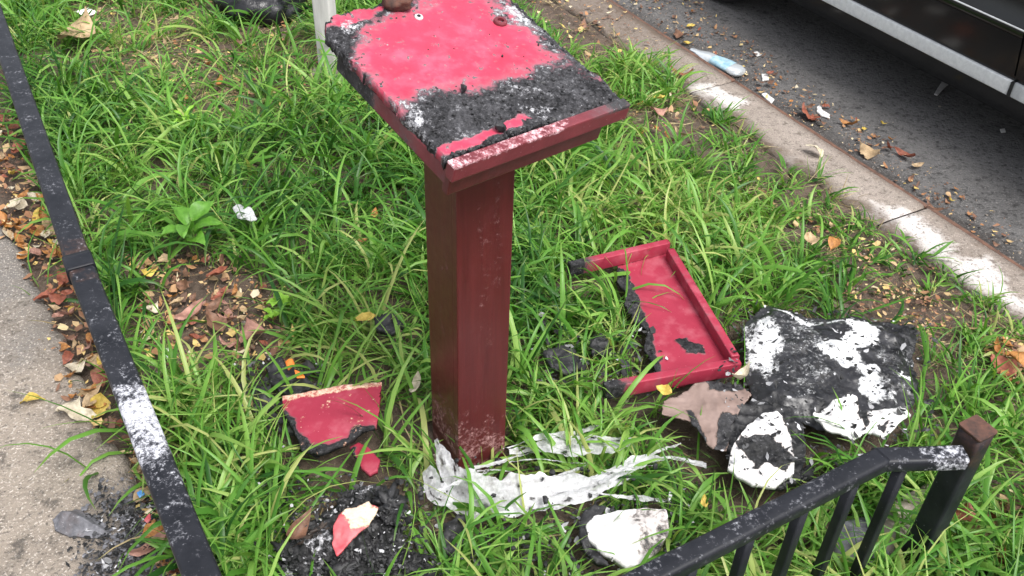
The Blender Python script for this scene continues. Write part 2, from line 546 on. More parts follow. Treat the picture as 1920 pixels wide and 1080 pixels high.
def mineral(name, dark, light, speck, speckd, big=2.5, fine=230, mid=30, stain=None, rough=0.9, bumpd=0.003, soft=False):
    m, nt, b, out = newmat(name)
    n1, n2, n3, n4 = noise(nt, big, 6, 0.65), sharp(nt, noise(nt, mid, 6, 0.7)), sharp(nt, noise(nt, fine, 3, 0.65)), sharp(nt, noise(nt, fine * 0.45, 3, 0.6))
    c = ramp(nt, n1, [(0.3, dark), (0.7, light)])
    c = mix(nt, ramp(nt, n2, [(0.0, (0.55, 0.55, 0.55)), (0.55, (0, 0, 0))]), c, tuple(x * 0.55 for x in dark))
    if stain:
        a = attr(nt, 'stain')
        k = math_(nt, 'SUBTRACT', wsum(nt, [(a, 1), (n2, 0.55), (n4, 0.35)]), 0.45)
        f = math_(nt, 'MULTIPLY', ramp(nt, k, [(0.2, (0, 0, 0)), (0.85, (0.85, 0.85, 0.85))]), ramp(nt, a, [(0.01, (0, 0, 0)), (0.15, (1, 1, 1))]))
        c = mix(nt, f, c, stain)
    c = mix(nt, ramp(nt, n3, [(0.66, (0, 0, 0)), (0.95, (0.75, 0.75, 0.75))]), c, speck)
    c = mix(nt, ramp(nt, math_(nt, 'MULTIPLY', n4, n2), [(0.0, (0.75, 0.75, 0.75)), (0.16, (0, 0, 0))]), c, speckd)
    dt = attr(nt, 'dirt')
    k = math_(nt, 'SUBTRACT', wsum(nt, [(dt, 1), (n2, 0.7), (n4, 0.3)]), 0.5)
    c = mix(nt, math_(nt, 'MULTIPLY', ramp(nt, k, [(0.1, (0, 0, 0)), (0.8, (0.9, 0.9, 0.9))]), ramp(nt, dt, [(0.01, (0, 0, 0)), (0.15, (1, 1, 1))])), c, (0.095, 0.066, 0.047))
    ch = attr(nt, 'char')
    k = math_(nt, 'SUBTRACT', wsum(nt, [(ch, 1), (n2, 0.5), (n3, 0.4)]), 0.45)
    f2 = math_(nt, 'MULTIPLY', ramp(nt, k, [(0.1, (0, 0, 0)), (0.7, (0.9, 0.9, 0.9))]), ramp(nt, ch, [(0.01, (0, 0, 0)), (0.15, (1, 1, 1))]))
    c = mix(nt, f2, c, (0.05, 0.05, 0.056))
    nt.links.new(c, b.inputs['Base Color'])
    b.inputs['Roughness'].default_value = rough
    bump(nt, b, wsum(nt, [(n2, 0.6), (n3, 0.4), (n4, 0.5)]), 0.8, bumpd)
    return m

M['pavement'] = mineral('pavement_concrete', (0.19, 0.16, 0.13), (0.36, 0.305, 0.25), (0.60, 0.54, 0.48), (0.06, 0.052, 0.045), fine=200, mid=22, bumpd=0.006, stain=(0.15, 0.14, 0.13))
M['kerb'] = mineral('kerb_concrete', (0.195, 0.162, 0.136), (0.33, 0.283, 0.245), (0.50, 0.43, 0.38), (0.09, 0.07, 0.055), stain=(0.60, 0.57, 0.55))
M['asphalt'] = mineral('asphalt', (0.100, 0.096, 0.095), (0.160, 0.154, 0.150), (0.24, 0.23, 0.22), (0.022, 0.021, 0.02), fine=150, stain=(0.026, 0.021, 0.018), rough=0.8, bumpd=0.006)

# grass
def grass_mat(name, stops, trans=0.35, rough=0.42):
    m, nt, b, out = newmat(name)
    r = attr(nt, 'rnd')
    t = attr(nt, 't')
    c = ramp(nt, r, stops)
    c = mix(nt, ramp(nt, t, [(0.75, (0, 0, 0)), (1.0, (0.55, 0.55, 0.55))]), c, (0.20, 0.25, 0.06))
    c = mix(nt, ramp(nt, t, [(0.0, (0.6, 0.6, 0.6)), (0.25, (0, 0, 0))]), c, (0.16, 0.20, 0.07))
    nt.links.new(c, b.inputs['Base Color'])
    b.inputs['Roughness'].default_value = rough
    b.inputs['Specular IOR Level'].default_value = 0.30
    tr = nd(nt, 'ShaderNodeBsdfTranslucent')
    c2 = mix(nt, 1.0, c, (1.0, 1.0, 0.5), 'MULTIPLY')
    nt.links.new(c2, tr.inputs[0])
    ms = nd(nt, 'ShaderNodeMixShader')
    ms.inputs[0].default_value = trans
    nt.links.new(b.outputs[0], ms.inputs[1])
    nt.links.new(tr.outputs[0], ms.inputs[2])
    nt.links.new(ms.outputs[0], out.inputs[0])
    return m

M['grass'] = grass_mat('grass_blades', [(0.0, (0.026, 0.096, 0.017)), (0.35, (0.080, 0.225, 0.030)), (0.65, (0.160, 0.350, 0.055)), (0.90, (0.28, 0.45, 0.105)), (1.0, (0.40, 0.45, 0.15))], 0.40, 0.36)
M['straw'] = grass_mat('dry_blades', [(0.0, (0.16, 0.12, 0.06)), (0.5, (0.30, 0.23, 0.12)), (1.0, (0.44, 0.36, 0.20))], 0.15, 0.6)

# ------------------------------------------------------------------ the setting
def struct(o, label=None):
    o['kind'] = 'structure'
    return o

KB, KF = 2.105, 2.322            # back and gutter edge of the kerb, in v
ROAD_Z = -0.115

def grid_uv(name, u0, u1, v0, v1, res, zf, attrs=None):
    nu, nv = max(2, int((u1 - u0) / res)), max(2, int((v1 - v0) / res))
    gu, gv = np.meshgrid(np.linspace(u0, u1, nu), np.linspace(v0, v1, nv), indexing='ij')
    x, y = UD[0] * gu + VD[0] * gv, UD[1] * gu + VD[1] * gv
    z = zf(gu, gv)
    idx = np.arange(nu * nv).reshape(nu, nv)
    F = np.stack([idx[:-1, :-1], idx[:-1, 1:], idx[1:, 1:], idx[1:, :-1]], -1).reshape(-1, 4)[:, ::-1]
    V = np.stack([x, y, z], -1).reshape(-1, 3)
    at_ = {k: f(gu, gv).ravel() for k, f in (attrs or {}).items()}
    return raw_mesh(name, V, F, at_)

# the earth under everything, out to the horizon, and the planting bed itself
o = link('ground', grid_uv('ground', -70, 70, -70, 70, 5.0, lambda u, v: 0 * u - 0.20), M['soil'])
struct(o)
bedz = lambda u, v: (fbm(u, v, 7, 4, 3) - 0.5) * 0.035 - 0.012
def bedh(x, y):
    u, v = toUV(np.stack([x, y], -1))
    return bedz(u, v)
o = link('planting_bed', grid_uv('planting_bed', -2.5, 9, -0.30, KB - 0.003, 0.02, bedz), M['soil'])
struct(o)

# pavement: a slab with a worn, ragged edge towards the bed
ash_px = [(185, 930), (260, 915), (320, 960), (340, 1090), (150, 1090), (200, 1010)]
ash_uv = np.array([np.array(toUV(at(p, 0.02)[:2])) for p in ash_px])
def pav_edge(u):
    return 0.005 - 0.07 * sstep(1.45, 1.9, u) - 0.06 * sstep(2.0, 2.7, u) + (fbm(u, u * 0, 9, 4, 9) - 0.5) * 0.06
def pavz(u, v):
    d = v - pav_edge(u)
    return np.where(d > 0, -0.05, 0.012 - 0.006 * sstep(-0.03, 0, d)) + (fbm(u, v, 3, 3, 5) - 0.5) * 0.004
o = link('pavement', grid_uv('pavement', -2.5, 9, -1.6, 0.06, 0.0125, pavz,
         {'char': lambda u, v: blotch(ash_uv, 0.06, 0.05, 14, 4)(u, v) * 0.75, 'stain': lambda u, v: sstep(1.75, 2.3, u + (fbm(u, v, 6, 3, 44) - 0.5) * 0.5) * 0.75}), M['pavement'])
struct(o)
o = link('pavement', grid_uv('pavement', -2.5, 9, -5.0, -1.603, 0.25, lambda u, v: 0 * u + 0.008), M['pavement'])
struct(o)

# kerb: cast stones with a rusty steel edge
kerb = bpy.data.objects.new('kerb', None)
COL.objects.link(kerb)
struct(kerb)
white_px = [[(1280, 160), (1340, 155), (1400, 190), (1370, 215), (1300, 200)], [(1345, 175), (1390, 185), (1375, 205)],
            [(1590, 385), (1690, 390), (1790, 455), (1760, 500), (1690, 450)], [(1740, 490), (1850, 480), (1920, 560), (1920, 650), (1800, 570)],
            [(1440, 280), (1490, 300), (1500, 325), (1450, 300)]]
white_uv = [np.array([np.array(toUV(at(p, 0.0)[:2])) for p in q]) for q in white_px]
def kstain(u, v):
    s = 0 * u
    for i, q in enumerate(white_uv):
        s = np.maximum(s, blotch(q, 0.03, 0.045, 16, 30 + i)(u, v))
    return s
JOINTS = [-2.2, -1.27, -0.36, 0.55, 1.474, 2.387, 3.30, 4.21, 5.12, 6.03, 6.94, 7.85]
for a, b_ in zip(JOINTS[:-1], JOINTS[1:]):
    g = 0.0022
    nu = 60
    prof = [(KB + 0.004, -0.16), (KB + 0.004, -0.012), (KB + 0.012, -0.001)] + [(KB + 0.012 + (KF - 0.03 - KB - 0.012) * k / 16, 0.0) for k in range(1, 17)] + [(KF - 0.0125, -0.001), (KF - 0.0125, -0.16)]
    prof = np.array(prof)
    us = np.concatenate([[a + g, a + g + 0.006], np.linspace(a + g + 0.012, b_ - g - 0.012, nu), [b_ - g - 0.006, b_ - g]])
    drop = np.concatenate([[0.007, 0.0015], np.zeros(nu), [0.0015, 0.007]])
    gu = np.repeat(us[:, None], len(prof), 1)
    gv = np.repeat(prof[None, :, 0], len(us), 0)
    gz = prof[None, :, 1] - drop[:, None] * (prof[None, :, 1] > -0.1)
    gz = gz + (fbm(gu, gv, 11, 4, 21) - 0.5) * 0.007 * (prof[None, :, 1] > -0.02)
    gv = gv + (fbm(gu, gz, 8, 3, 22) - 0.5) * 0.030 * (gv < KB + 0.02)
    n, m_ = gu.shape
    idx = np.arange(n * m_).reshape(n, m_)
    F = np.stack([idx[:-1, :-1], idx[1:, :-1], idx[1:, 1:], idx[:-1, 1:]], -1).reshape(-1, 4)
    V = np.stack([UD[0] * gu + VD[0] * gv, UD[1] * gu + VD[1] * gv, gz], -1).reshape(-1, 3)
    # close both ends
    e0 = [[idx[0, j], idx[0, j + 1], idx[0, m_ - 2 - j + 0], idx[0, m_ - 1 - j]] for j in range(0)]
    o = link('kerb_stone', raw_mesh('kerb_stone', V, F[:, ::-1], {'stain': kstain(gu, gv).ravel(), 'dirt': np.maximum(0.75 * (1 - sstep(KB + 0.0, KB + 0.07, gv + (fbm(gu, gv, 6, 3, 33) - 0.5) * 0.10)), 0.55 * sstep(2.3, 3.0, gu) + 0.45 * sstep(KF - 0.05, KF - 0.02, gv)).ravel()}), M['kerb'], kerb)
    me = sweep('steel_edge', [W(a + 0.002, KF - 0.004, -0.0615), W(b_ - 0.002, KF - 0.004, -0.0615)], 0.016, 0.12, 0.003, 0.03, 0.004, int(a * 10) + 50)
    link('steel_edge', me, M['rust_edge'], kerb)

# road
def gutter(u, v):
    return (1 - sstep(KF + 0.10, KF + 0.30, v + (fbm(u, v, 5, 3, 8) - 0.5) * 0.14)) * 1.1
o = link('road', grid_uv('road', -3, 9, KF + 0.0, KF + 1.4, 0.03, lambda u, v: ROAD_Z + (fbm(u, v, 14, 4, 2) - 0.5) * 0.006, {'stain': gutter}), M['asphalt'])
struct(o)
o = link('road', grid_uv('road', -40, 40, KF + 1.396, KF + 9, 0.5, lambda u, v: 0 * u + ROAD_Z - 0.002), M['asphalt'])
struct(o)

# ------------------------------------------------------------------ burnt pedestal with its lectern-like board
PC = at((860, 893), 0.0)                                  # near corner of the post
pa = math.radians(31)
PV = np.array([math.cos(pa), math.sin(pa), 0.0])
PU = np.array([-math.sin(pa), math.cos(pa), 0.0])
ZZ = np.array([0, 0, 1.0])
PW, PD, PH, PT = 0.112, 0.132, 0.87, 0.018
base = PC + PV * PW / 2 + PU * PD / 2
stand = thing('burnt_pedestal', 'burnt maroon wooden pedestal with scorched pink top board standing in the grass', 'pedestal', base)

def add(name, me, mat, parent=stand):
    o = link(name, me, mat)
    return under(o, parent)

def scuff(c):
    z = c[:, 2]
    q = (c - PC) @ PV
    s = (1 - sstep(0.05, 0.24, z)) * 0.42 * (fbm(q, z, 30, 4, 5) > 0.45)
    st = 0.10 * sstep(0.60, 0.70, fbm(q * 60 + (c - PC) @ PU * 60, z * 2.2, 1.0, 3, 15)) * sstep(0.45, 0.55, fbm(q, z, 7, 3, 16))
    return np.maximum(s, st)
zb = -0.05
boards = [
    (PC, PV * PW, PU * PT),                               # face towards the camera's right
    (PC + PU * (PT + 0.0015) + PV * 0.002, PV * PT, PU * (PD - PT - 0.003)),        # left face
    (PC + PV * (PW - PT - 0.002) + PU * (PT + 0.0015), PV * PT, PU * (PD - PT - 0.003)),
    (PC + PU * (PD - PT) + PV * (PT + 0.004), PV * (PW - 2 * PT - 0.008), PU * PT)]
for o0, A, B in boards:
    me = box_mesh('board', A, B, ZZ * (PH - zb), o0 + ZZ * zb, 0.0025)
    bm = bmesh.new()
    bm.from_mesh(me)
    for k in range(1, 90):
        bmesh.ops.bisect_plane(bm, geom=bm.verts[:] + bm.edges[:] + bm.faces[:], plane_co=(0, 0, zb + (PH - zb) * k / 90), plane_no=(0, 0, 1))
    D_ = A if np.linalg.norm(A) > np.linalg.norm(B) else B
    for k in range(1, 18):
        bmesh.ops.bisect_plane(bm, geom=bm.verts[:] + bm.edges[:] + bm.faces[:], plane_co=o0 + D_ * k / 18, plane_no=D_)
    bm.to_mesh(me)
    bm.free()
    set_attr(me, 'ash', scuff)
    set_attr(me, 'char', lambda c: np.maximum((1 - sstep(0.0, 0.06, c[:, 2])) * 0.25, sstep(0.60, 0.86, c[:, 2]) * 0.30 * fbm((c - PC) @ PV * 40 + (c - PC) @ PU * 40, c[:, 2] * 3, 1.0, 3, 19)))
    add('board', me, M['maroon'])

# board plane
BY, BP, BR, BZ = math.radians(39), 0.22, -0.05, 0.908
V0 = np.array([math.cos(BY), math.sin(BY), 0])
U0 = np.array([-math.sin(BY), math.cos(BY), 0])
BV = V0 * math.cos(BR) + ZZ * math.sin(BR)
BU = U0 * math.cos(BP) + ZZ * math.sin(BP)
BU = BU - BV * (BU @ BV)
BU /= np.linalg.norm(BU)
BN = np.cross(BV, BU)
BC = base + ZZ * BZ
def bp(p):                                                # photograph pixel -> board coordinates
    d = atplane(p, BC, BN) - BC
    return np.array([d @ BV, d @ BU])
bframe = (BC, BV, BU, BN)
outl = np.array([bp(p) for p in [(836, 296), (800, 250), (742, 195), (676, 128), (640, 92), (612, 58), (611, 36), (640, 22), (700, 12), (735, -12), (800, -16),
                                 (890, -20), (945, -14), (985, 15), (1020, 50), (1062, 88), (1100, 122), (1140, 150), (1166, 180), (1100, 212), (1000, 250), (900, 285)]])
pink = np.array([bp(p) for p in [(738, 208), (690, 160), (655, 118), (684, 62), (708, 40), (764, 14), (815, -8), (905, -8), (950, 40), (990, 50), (1022, 72), (1042, 112), (1000, 134), (935, 150), (880, 168),
                                 (868, 150), (850, 168), (800, 178)]])
pinkR = np.array([bp(p) for p in [(900, 5), (955, 0), (1040, 95), (1120, 140), (1050, 130), (960, 60)]])
pinkF = np.array([bp(p) for p in [(815, 278), (870, 258), (985, 215), (1000, 222), (900, 268), (835, 292)]])
pinkL = np.array([bp(p) for p in [(612, 45), (625, 25), (735, 8), (700, 30), (650, 48)]])
ashz = [np.array([bp(p) for p in q]) for q in ([(742, 195), (780, 190), (800, 225), (770, 235)], [(940, 0), (985, 20), (1000, 45), (960, 40)], [(640, 45), (690, 40), (670, 60), (640, 62)],
                                              [(985, 205), (1040, 200), (1010, 225)])]
soot = np.array([bp(p) for p in [(760, 205), (850, 180), (950, 175), (1000, 200), (900, 235), (830, 265)]])
def bchar(x, y):
    inside = np.maximum.reduce([blotch(pink, 0.034, 0.020, 30, 1)(x, y), blotch(pinkR, 0.035, 0.03, 40, 2)(x, y) * 0.66, blotch(pinkF, 0.006, 0.008, 60, 3)(x, y), blotch(pinkL, 0.008, 0.014, 60, 5)(x, y) * 0.9])
    spots = (fbm(x, y, 120, 3, 77) > 0.73) * 0.5
    return np.clip(1 - inside + spots * 0.8, 0, 1)
def bash(x, y):
    a = 0 * x
    for i, q in enumerate(ashz):
        a = np.maximum(a, blotch(q, 0.015, 0.015, 60, 40 + i)(x, y) * 0.5)
    c = bchar(x, y)
    return np.maximum(a, np.clip(1 - np.abs(c - 0.5) * 2.5, 0, 1) * 0.14 + 0.32 * c * (fbm(x, y, 18, 3, 61) - 0.30))
def bheight(x, y):
    c = sstep(0.4, 0.8, bchar(x, y))
    e = edge_dist(x, y, outl)
    warp = 0.0025 * (fbm(x, y, 12, 3, 70) - 0.5)
    return c * ((fbm(x, y, 22, 3, 71) - 0.6) * 0.007 + (fbm(x, y, 150, 4, 72, True) - 0.5) * 0.0055) + warp - 0.006 * (1 - sstep(0, 0.02, e)) * c
me = slab('top_board', outl, bframe, 0.018, 0.0022, bheight, {'char': bchar, 'ash': bash}, 0.003, 5)
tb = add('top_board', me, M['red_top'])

# front lip, apron, side trims
pL, pR = bp((852, 318)), bp((1183, 198))
dv = pR - pL
lipL = np.linalg.norm(dv)
dv = dv / lipL
LV = BV * dv[0] + BU * dv[1]
LU = np.cross(BN, LV)
lo = BC + BV * pL[0] + BU * pL[1]
def lipash(c):
    q = (c - lo) @ LV / lipL
    top = ((c - lo) @ BN) > -0.001
    return top * (0.20 + 0.26 * (1 - sstep(0.0, 0.12, q)) + 0.30 * fbm(q * 6, q * 0, 2, 3, 4) - 0.45 * sstep(.5, .75, q))
def seg_box(name, A, B, C, o0, n, bevel=0.003):
    me = box_mesh(name, A, B, C, o0, bevel)
    bm = bmesh.new()
    bm.from_mesh(me)
    for k in range(1, n):
        bmesh.ops.bisect_plane(bm, geom=bm.verts[:] + bm.edges[:] + bm.faces[:], plane_co=o0 + A * k / n, plane_no=A)
    for k in (0.004, 0.008):
        bmesh.ops.bisect_plane(bm, geom=bm.verts[:] + bm.edges[:] + bm.faces[:], plane_co=o0 + C / np.linalg.norm(C) * k, plane_no=C)
    bm.to_mesh(me)
    bm.free()
    return me
me = seg_box('lip', LV * lipL, LU * 0.019, -BN * 0.030, lo + BN * 0.003, 60)
set_attr(me, 'ash', lipash)
set_attr(me, 'char', lambda c: sstep(0.72, 0.95, (c - lo) @ LV / lipL) * (((c - lo) @ BN) > -0.004) * 0.6)
add('lip', me, M['red_trim'])
me = seg_box('apron', LV * (lipL - 0.045), LU * 0.016, -BN * 0.038, lo + LV * 0.008 + LU * 0.013 - BN * 0.0285, 20)
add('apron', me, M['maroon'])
# left side trim under the board edge
sa, sb = BC + BV * outl[0][0] + BU * outl[0][1], BC + BV * outl[4][0] + BU * outl[4][1]
sd = sb - sa
sl = np.linalg.norm(sd)
sd /= sl
sn = np.cross(BN, sd)
me = seg_box('side_trim', sd * (sl + 0.02), -sn * 0.016, -BN * 0.03, sa - BN * 0.021 - sn * 0.004 - sd * 0.004, 40)
set_attr(me, 'char', lambda c: 0.9 * sstep(0.60, 0.8, (c - sa) @ sd / sl) + 0.3 * fbm((c - sa) @ sd, 0 * c[:, 0], 20, 3, 8))
add('side_trim', me, M['red_trim'])
ra, rb = BC + BV * outl[17][0] + BU * outl[17][1], BC + BV * outl[13][0] + BU * outl[13][1]
rd = rb - ra
rl = np.linalg.norm(rd)
rd /= rl
rn = np.cross(BN, rd)
me = seg_box('side_trim', rd * rl, rn * 0.016, -BN * 0.03, ra - BN * 0.021 + rn * 0.012, 20)
set_attr(me, 'char', lambda c: 0 * c[:, 0] + 0.55)
add('side_trim', me, M['red_trim'])
me = seg_box('support_block', BV * 0.14, BU * 0.15, -BN * 0.05, BC - BV * 0.07 - BU * 0.075 - BN * 0.022, 2)
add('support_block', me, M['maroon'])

def lump(name, r, seed, squash=(1, 1, 1), sub=3, amp=0.35, freq=3.0):
    bm = bmesh.new()
    bmesh.ops.create_icosphere(bm, subdivisions=sub, radius=1.0)
    me = bpy.data.meshes.new(name)
    from mathutils import noise as mn
    for v in bm.verts:
        p = v.co * freq * 0.5 + Vector((seed * 3.1, seed * 1.7, seed))
        d = 1 + amp * (mn.fractal(p, 1.0, 2.0, 3)) + 0.15 * amp * mn.noise(p * 4)
        v.co = Vector((v.co.x * squash[0], v.co.y * squash[1], v.co.z * squash[2])) * d * r
    for f in bm.faces:
        f.smooth = True
    bm.to_mesh(me)
    bm.free()
    return me

def onboard(p, h=0.0):
    q = bp(p)
    return BC + BV * q[0] + BU * q[1] + BN * h
o = add('burnt_lump', lump('burnt_lump', 0.022, 3, (1.1, 0.9, 0.75)), M['rusty_metal'])
o.location = Vector(onboard((742, 14), 0.012))
o['label'] = 'rounded brown burnt lump at the far left of the board'
o.matrix_parent_inverse = Matrix.Translation(-Vector(stand.location))
# screw with a washer
def disc(name, r, h, loc, mat, n=20, hole=0.0):
    bm = bmesh.new()
    rings = []
    prof = [(hole, 0), (hole, h), (r * 0.9, h), (r, h * 0.6), (r, -0.004)] if hole else [(0.0005, h * 0.6), (r * 0.5, h), (r * 0.85, h), (r, h * 0.4), (r, -0.004)]
    for rr, hh in prof:
        rings.append([bm.verts.new(BV * rr * math.cos(2 * math.pi * k / n) + BU * rr * math.sin(2 * math.pi * k / n) + BN * hh) for k in range(n)])
    for a, b_ in zip(rings[:-1], rings[1:]):
        for k in range(n):
            bm.faces.new((a[k], a[(k + 1) % n], b_[(k + 1) % n], b_[k]))
    bmesh.ops.recalc_face_normals(bm, faces=bm.faces)
    me = bpy.data.meshes.new(name)
    bm.to_mesh(me)
    bm.free()
    o = add(name, me, mat)
    o.location = Vector(loc)
    return o
s_ = disc('washer', 0.0075, 0.003, onboard((785, 33)), M['screw'], 22, 0.003)
disc('screw', 0.0035, 0.0045, onboard((785, 33)), M['rubber'], 12)
disc('hinge_stub', 0.012, 0.005, onboard((938, 42)), M['red_trim'], 18, 0.006)
# loose charcoal on the board and in the groove behind the lip
def crumbs(name, pts, sizes, seed, flat=1.0):
    tmpl = []
    rg = np.random.default_rng(seed)
    bm = bmesh.new()
    bmesh.ops.create_icosphere(bm, subdivisions=1, radius=1)
    B0 = np.array([v.co for v in bm.verts])
    F0 = np.array([[v.index for v in f.verts] for f in bm.faces])
    bm.free()
    Vs, Fs = [], []
    for i, (p, s) in enumerate(zip(pts, sizes)):
        v = B0 * (0.6 + 0.7 * rg.random((len(B0), 1))) * s * (0.6 + 0.8 * rg.random(3)) * [1, 1, flat]
        Vs.append(v + p)
        Fs.append(F0 + i * len(B0))
    return raw_mesh(name, np.vstack(Vs), np.vstack(Fs), None, False)
pp, ss = [], []
while len(pp) < 420:
    x, y = RNG.uniform(outl.min(0), outl.max(0))
    if not inpoly(np.array(x), np.array(y), outl):
        continue
    c = float(bchar(np.array([x]), np.array([y]))[0])
    if RNG.random() > (0.03 + 0.97 * (c > 0.8)):
        continue
    pp.append(BC + BV * x + BU * y + BN * (float(bheight(np.array([x]), np.array([y]))[0]) + 0.001))
    ss.append(0.0008 + 0.0034 * RNG.random() ** 4)
for k in range(120):
    q = RNG.random() * 0.6
    pp.append(lo + LV * lipL * q + LU * (0.021 + 0.006 * RNG.random()) + BN * 0.002)
    ss.append(0.0015 + 0.003 * RNG.random())
pp.append(onboard((938, 246), 0.008)); ss.append(0.010)
pp.append(onboard((868, 172), 0.006)); ss.append(0.009)
o = add('charcoal_crumbs', crumbs('charcoal_crumbs', pp, ss, 5), M['char'])
o['kind'] = 'stuff'

# ------------------------------------------------------------------ black metal guards round the bed
RZ = 0.40
def ash_rail(c):
    a = at((285, 800), RZ)
    d = np.linalg.norm(c[:, :2] - a[:2], axis=1)
    s = c[:, :2] @ UD
    top = (c[:, 2] > RZ - 0.012)
    e = 1 - sstep(0.03, 0.16, d + (fbm(c[:, 0], c[:, 1], 30, 3, 17) - 0.5) * 0.12)
    return top * (e * 0.62 + 0.16 * fbm(s, c[:, :2] @ VD, 40, 3, 12))
left = thing('metal_guard_rail', 'low black metal rail along the pavement edge with ash-whitened stretch', 'railing', W(1.0, 0.02, 0.0))
segs = [(0.62, 1.728, 0.043, 0.0155), (1.728, 3.6, 0.0155, 0.014)]
for i, (u0, u1, v0, v1) in enumerate(segs):
    me = sweep('top_rail', [W(u0, v0, RZ), W(u1 - 0.004 if i == 0 else u1, v1, RZ)], 0.050, 0.032, 0.008, 0.008, 0.0026, 3 + i)
    set_attr(me, 'ash', ash_rail)
    set_attr(me, 'char', lambda c: 0.30 * (1 - sstep(0.02, 0.12, np.abs(c[:, :2] @ UD - 1.728))) * (fbm(c[:, 0], c[:, 1], 40, 3, 29) > 0.45))
    add('top_rail', me, M['black_metal'], left)
me = sweep('joint_collar', [W(1.70, 0.0155, RZ), W(1.752, 0.0155, RZ)], 0.056, 0.038, 0.006, 0.01)
add('joint_collar', me, M['black_metal'], left)
me = sweep('bottom_rail', [W(0.62, 0.03, 0.07), W(3.6, 0.014, 0.07)], 0.025, 0.02, 0.004, 0.05)
add('bottom_rail', me, M['black_metal'], left)
u = 0.72
me = sweep('corner_post', [W(0.60, 0.047, -0.05), W(0.60, 0.047, RZ + 0.012)], 0.044, 0.044, 0.006, 0.03, zup=tuple(W(1, 0, 0)))
add('corner_post', me, M['black_metal'], left)
while u < 3.6:
    vv = 0.043 - 0.027 * min(1, (u - 0.62) / 1.1)
    me = sweep('baluster', [W(u, vv, -0.04), W(u, vv, RZ - 0.017)], 0.018, 0.018, 0.003, 0.1, zup=tuple(W(1, 0, 0)))
    add('baluster', me, M['black_metal'], left)
    u += 0.13

right = thing('metal_guard_rail', 'low black metal rail with bent end and rusty square corner post', 'railing', W(0.6, 0.9, 0.0))
def ash_rail2(c):
    a = at((1765, 850), RZ)
    d = np.linalg.norm(c[:, :2] - a[:2], axis=1)
    return (c[:, 2] > RZ - 0.012) * ((1 - sstep(0.0, 0.08, d)) * 0.34 + 0.18 * fbm(c[:, 0], c[:, 1], 45, 3, 13))
p0, p1, p2 = W(0.596, 0.075, RZ), at((1652, 862), RZ), at((1800, 858), RZ)
me = sweep('top_rail', [p0, p1], 0.036, 0.030, 0.007, 0.008, 0.0015, 9)
set_attr(me, 'ash', ash_rail2)
add('top_rail', me, M['black_metal'], right)
d_ = (p2 - p1) / np.linalg.norm(p2 - p1)
me = sweep('end_bar', [p1 - d_ * 0.012, p2 + d_ * 0.005], 0.036, 0.029, 0.007, 0.008, 0.0015, 12)
set_attr(me, 'ash', ash_rail2)
add('end_bar', me, M['black_metal'], right)
cp = at((1828, 815), RZ)
me = sweep('corner_post', [np.array([cp[0], cp[1], -0.05]), np.array([cp[0], cp[1], RZ + 0.012])], 0.044, 0.044, 0.006, 0.03, zup=tuple(W(1, 0, 0)))
set_attr(me, 'char', lambda c: 0.24 * sstep(RZ - 0.10, RZ, c[:, 2]) * (0.4 + fbm(c[:, 0] * 9, c[:, 2], 9, 3, 23)))
add('corner_post', me, M['black_metal'], right)
me = sweep('post_cap', [np.array([cp[0], cp[1], RZ + 0.0125]), np.array([cp[0], cp[1], RZ + 0.018])], 0.046, 0.046, 0.004, 0.01, zup=tuple(W(1, 0, 0)))
o = add('post_cap', me, M['rusty_metal'], right)
RL = np.linalg.norm(p1 - p0)
for k in range(12):
    t = 1 - (0.055 + 0.112 * k) / RL
    if t < 0.03:
        break
    q = p0 + (p1 - p0) * t
    me = sweep('baluster', [np.array([q[0], q[1], -0.04]), np.array([q[0], q[1], RZ - 0.014])], 0.018, 0.018, 0.003, 0.1, zup=tuple(W(1, 0, 0)))
    add('baluster', me, M['black_metal'], right)
for t in (0.30,):
    q = p1 + (p2 - p1) * t
    me = sweep('baluster', [np.array([q[0], q[1], -0.04]), np.array([q[0], q[1], RZ - 0.014])], 0.018, 0.018, 0.003, 0.1, zup=tuple(W(1, 0, 0)))
    add('baluster', me, M['black_metal'], right)
me = sweep('bottom_rail', [p0 * [1, 1, 0] + ZZ * 0.06, p1 * [1, 1, 0] + ZZ * 0.06], 0.022, 0.02, 0.004, 0.05)
add('bottom_rail', me, M['black_metal'], right)

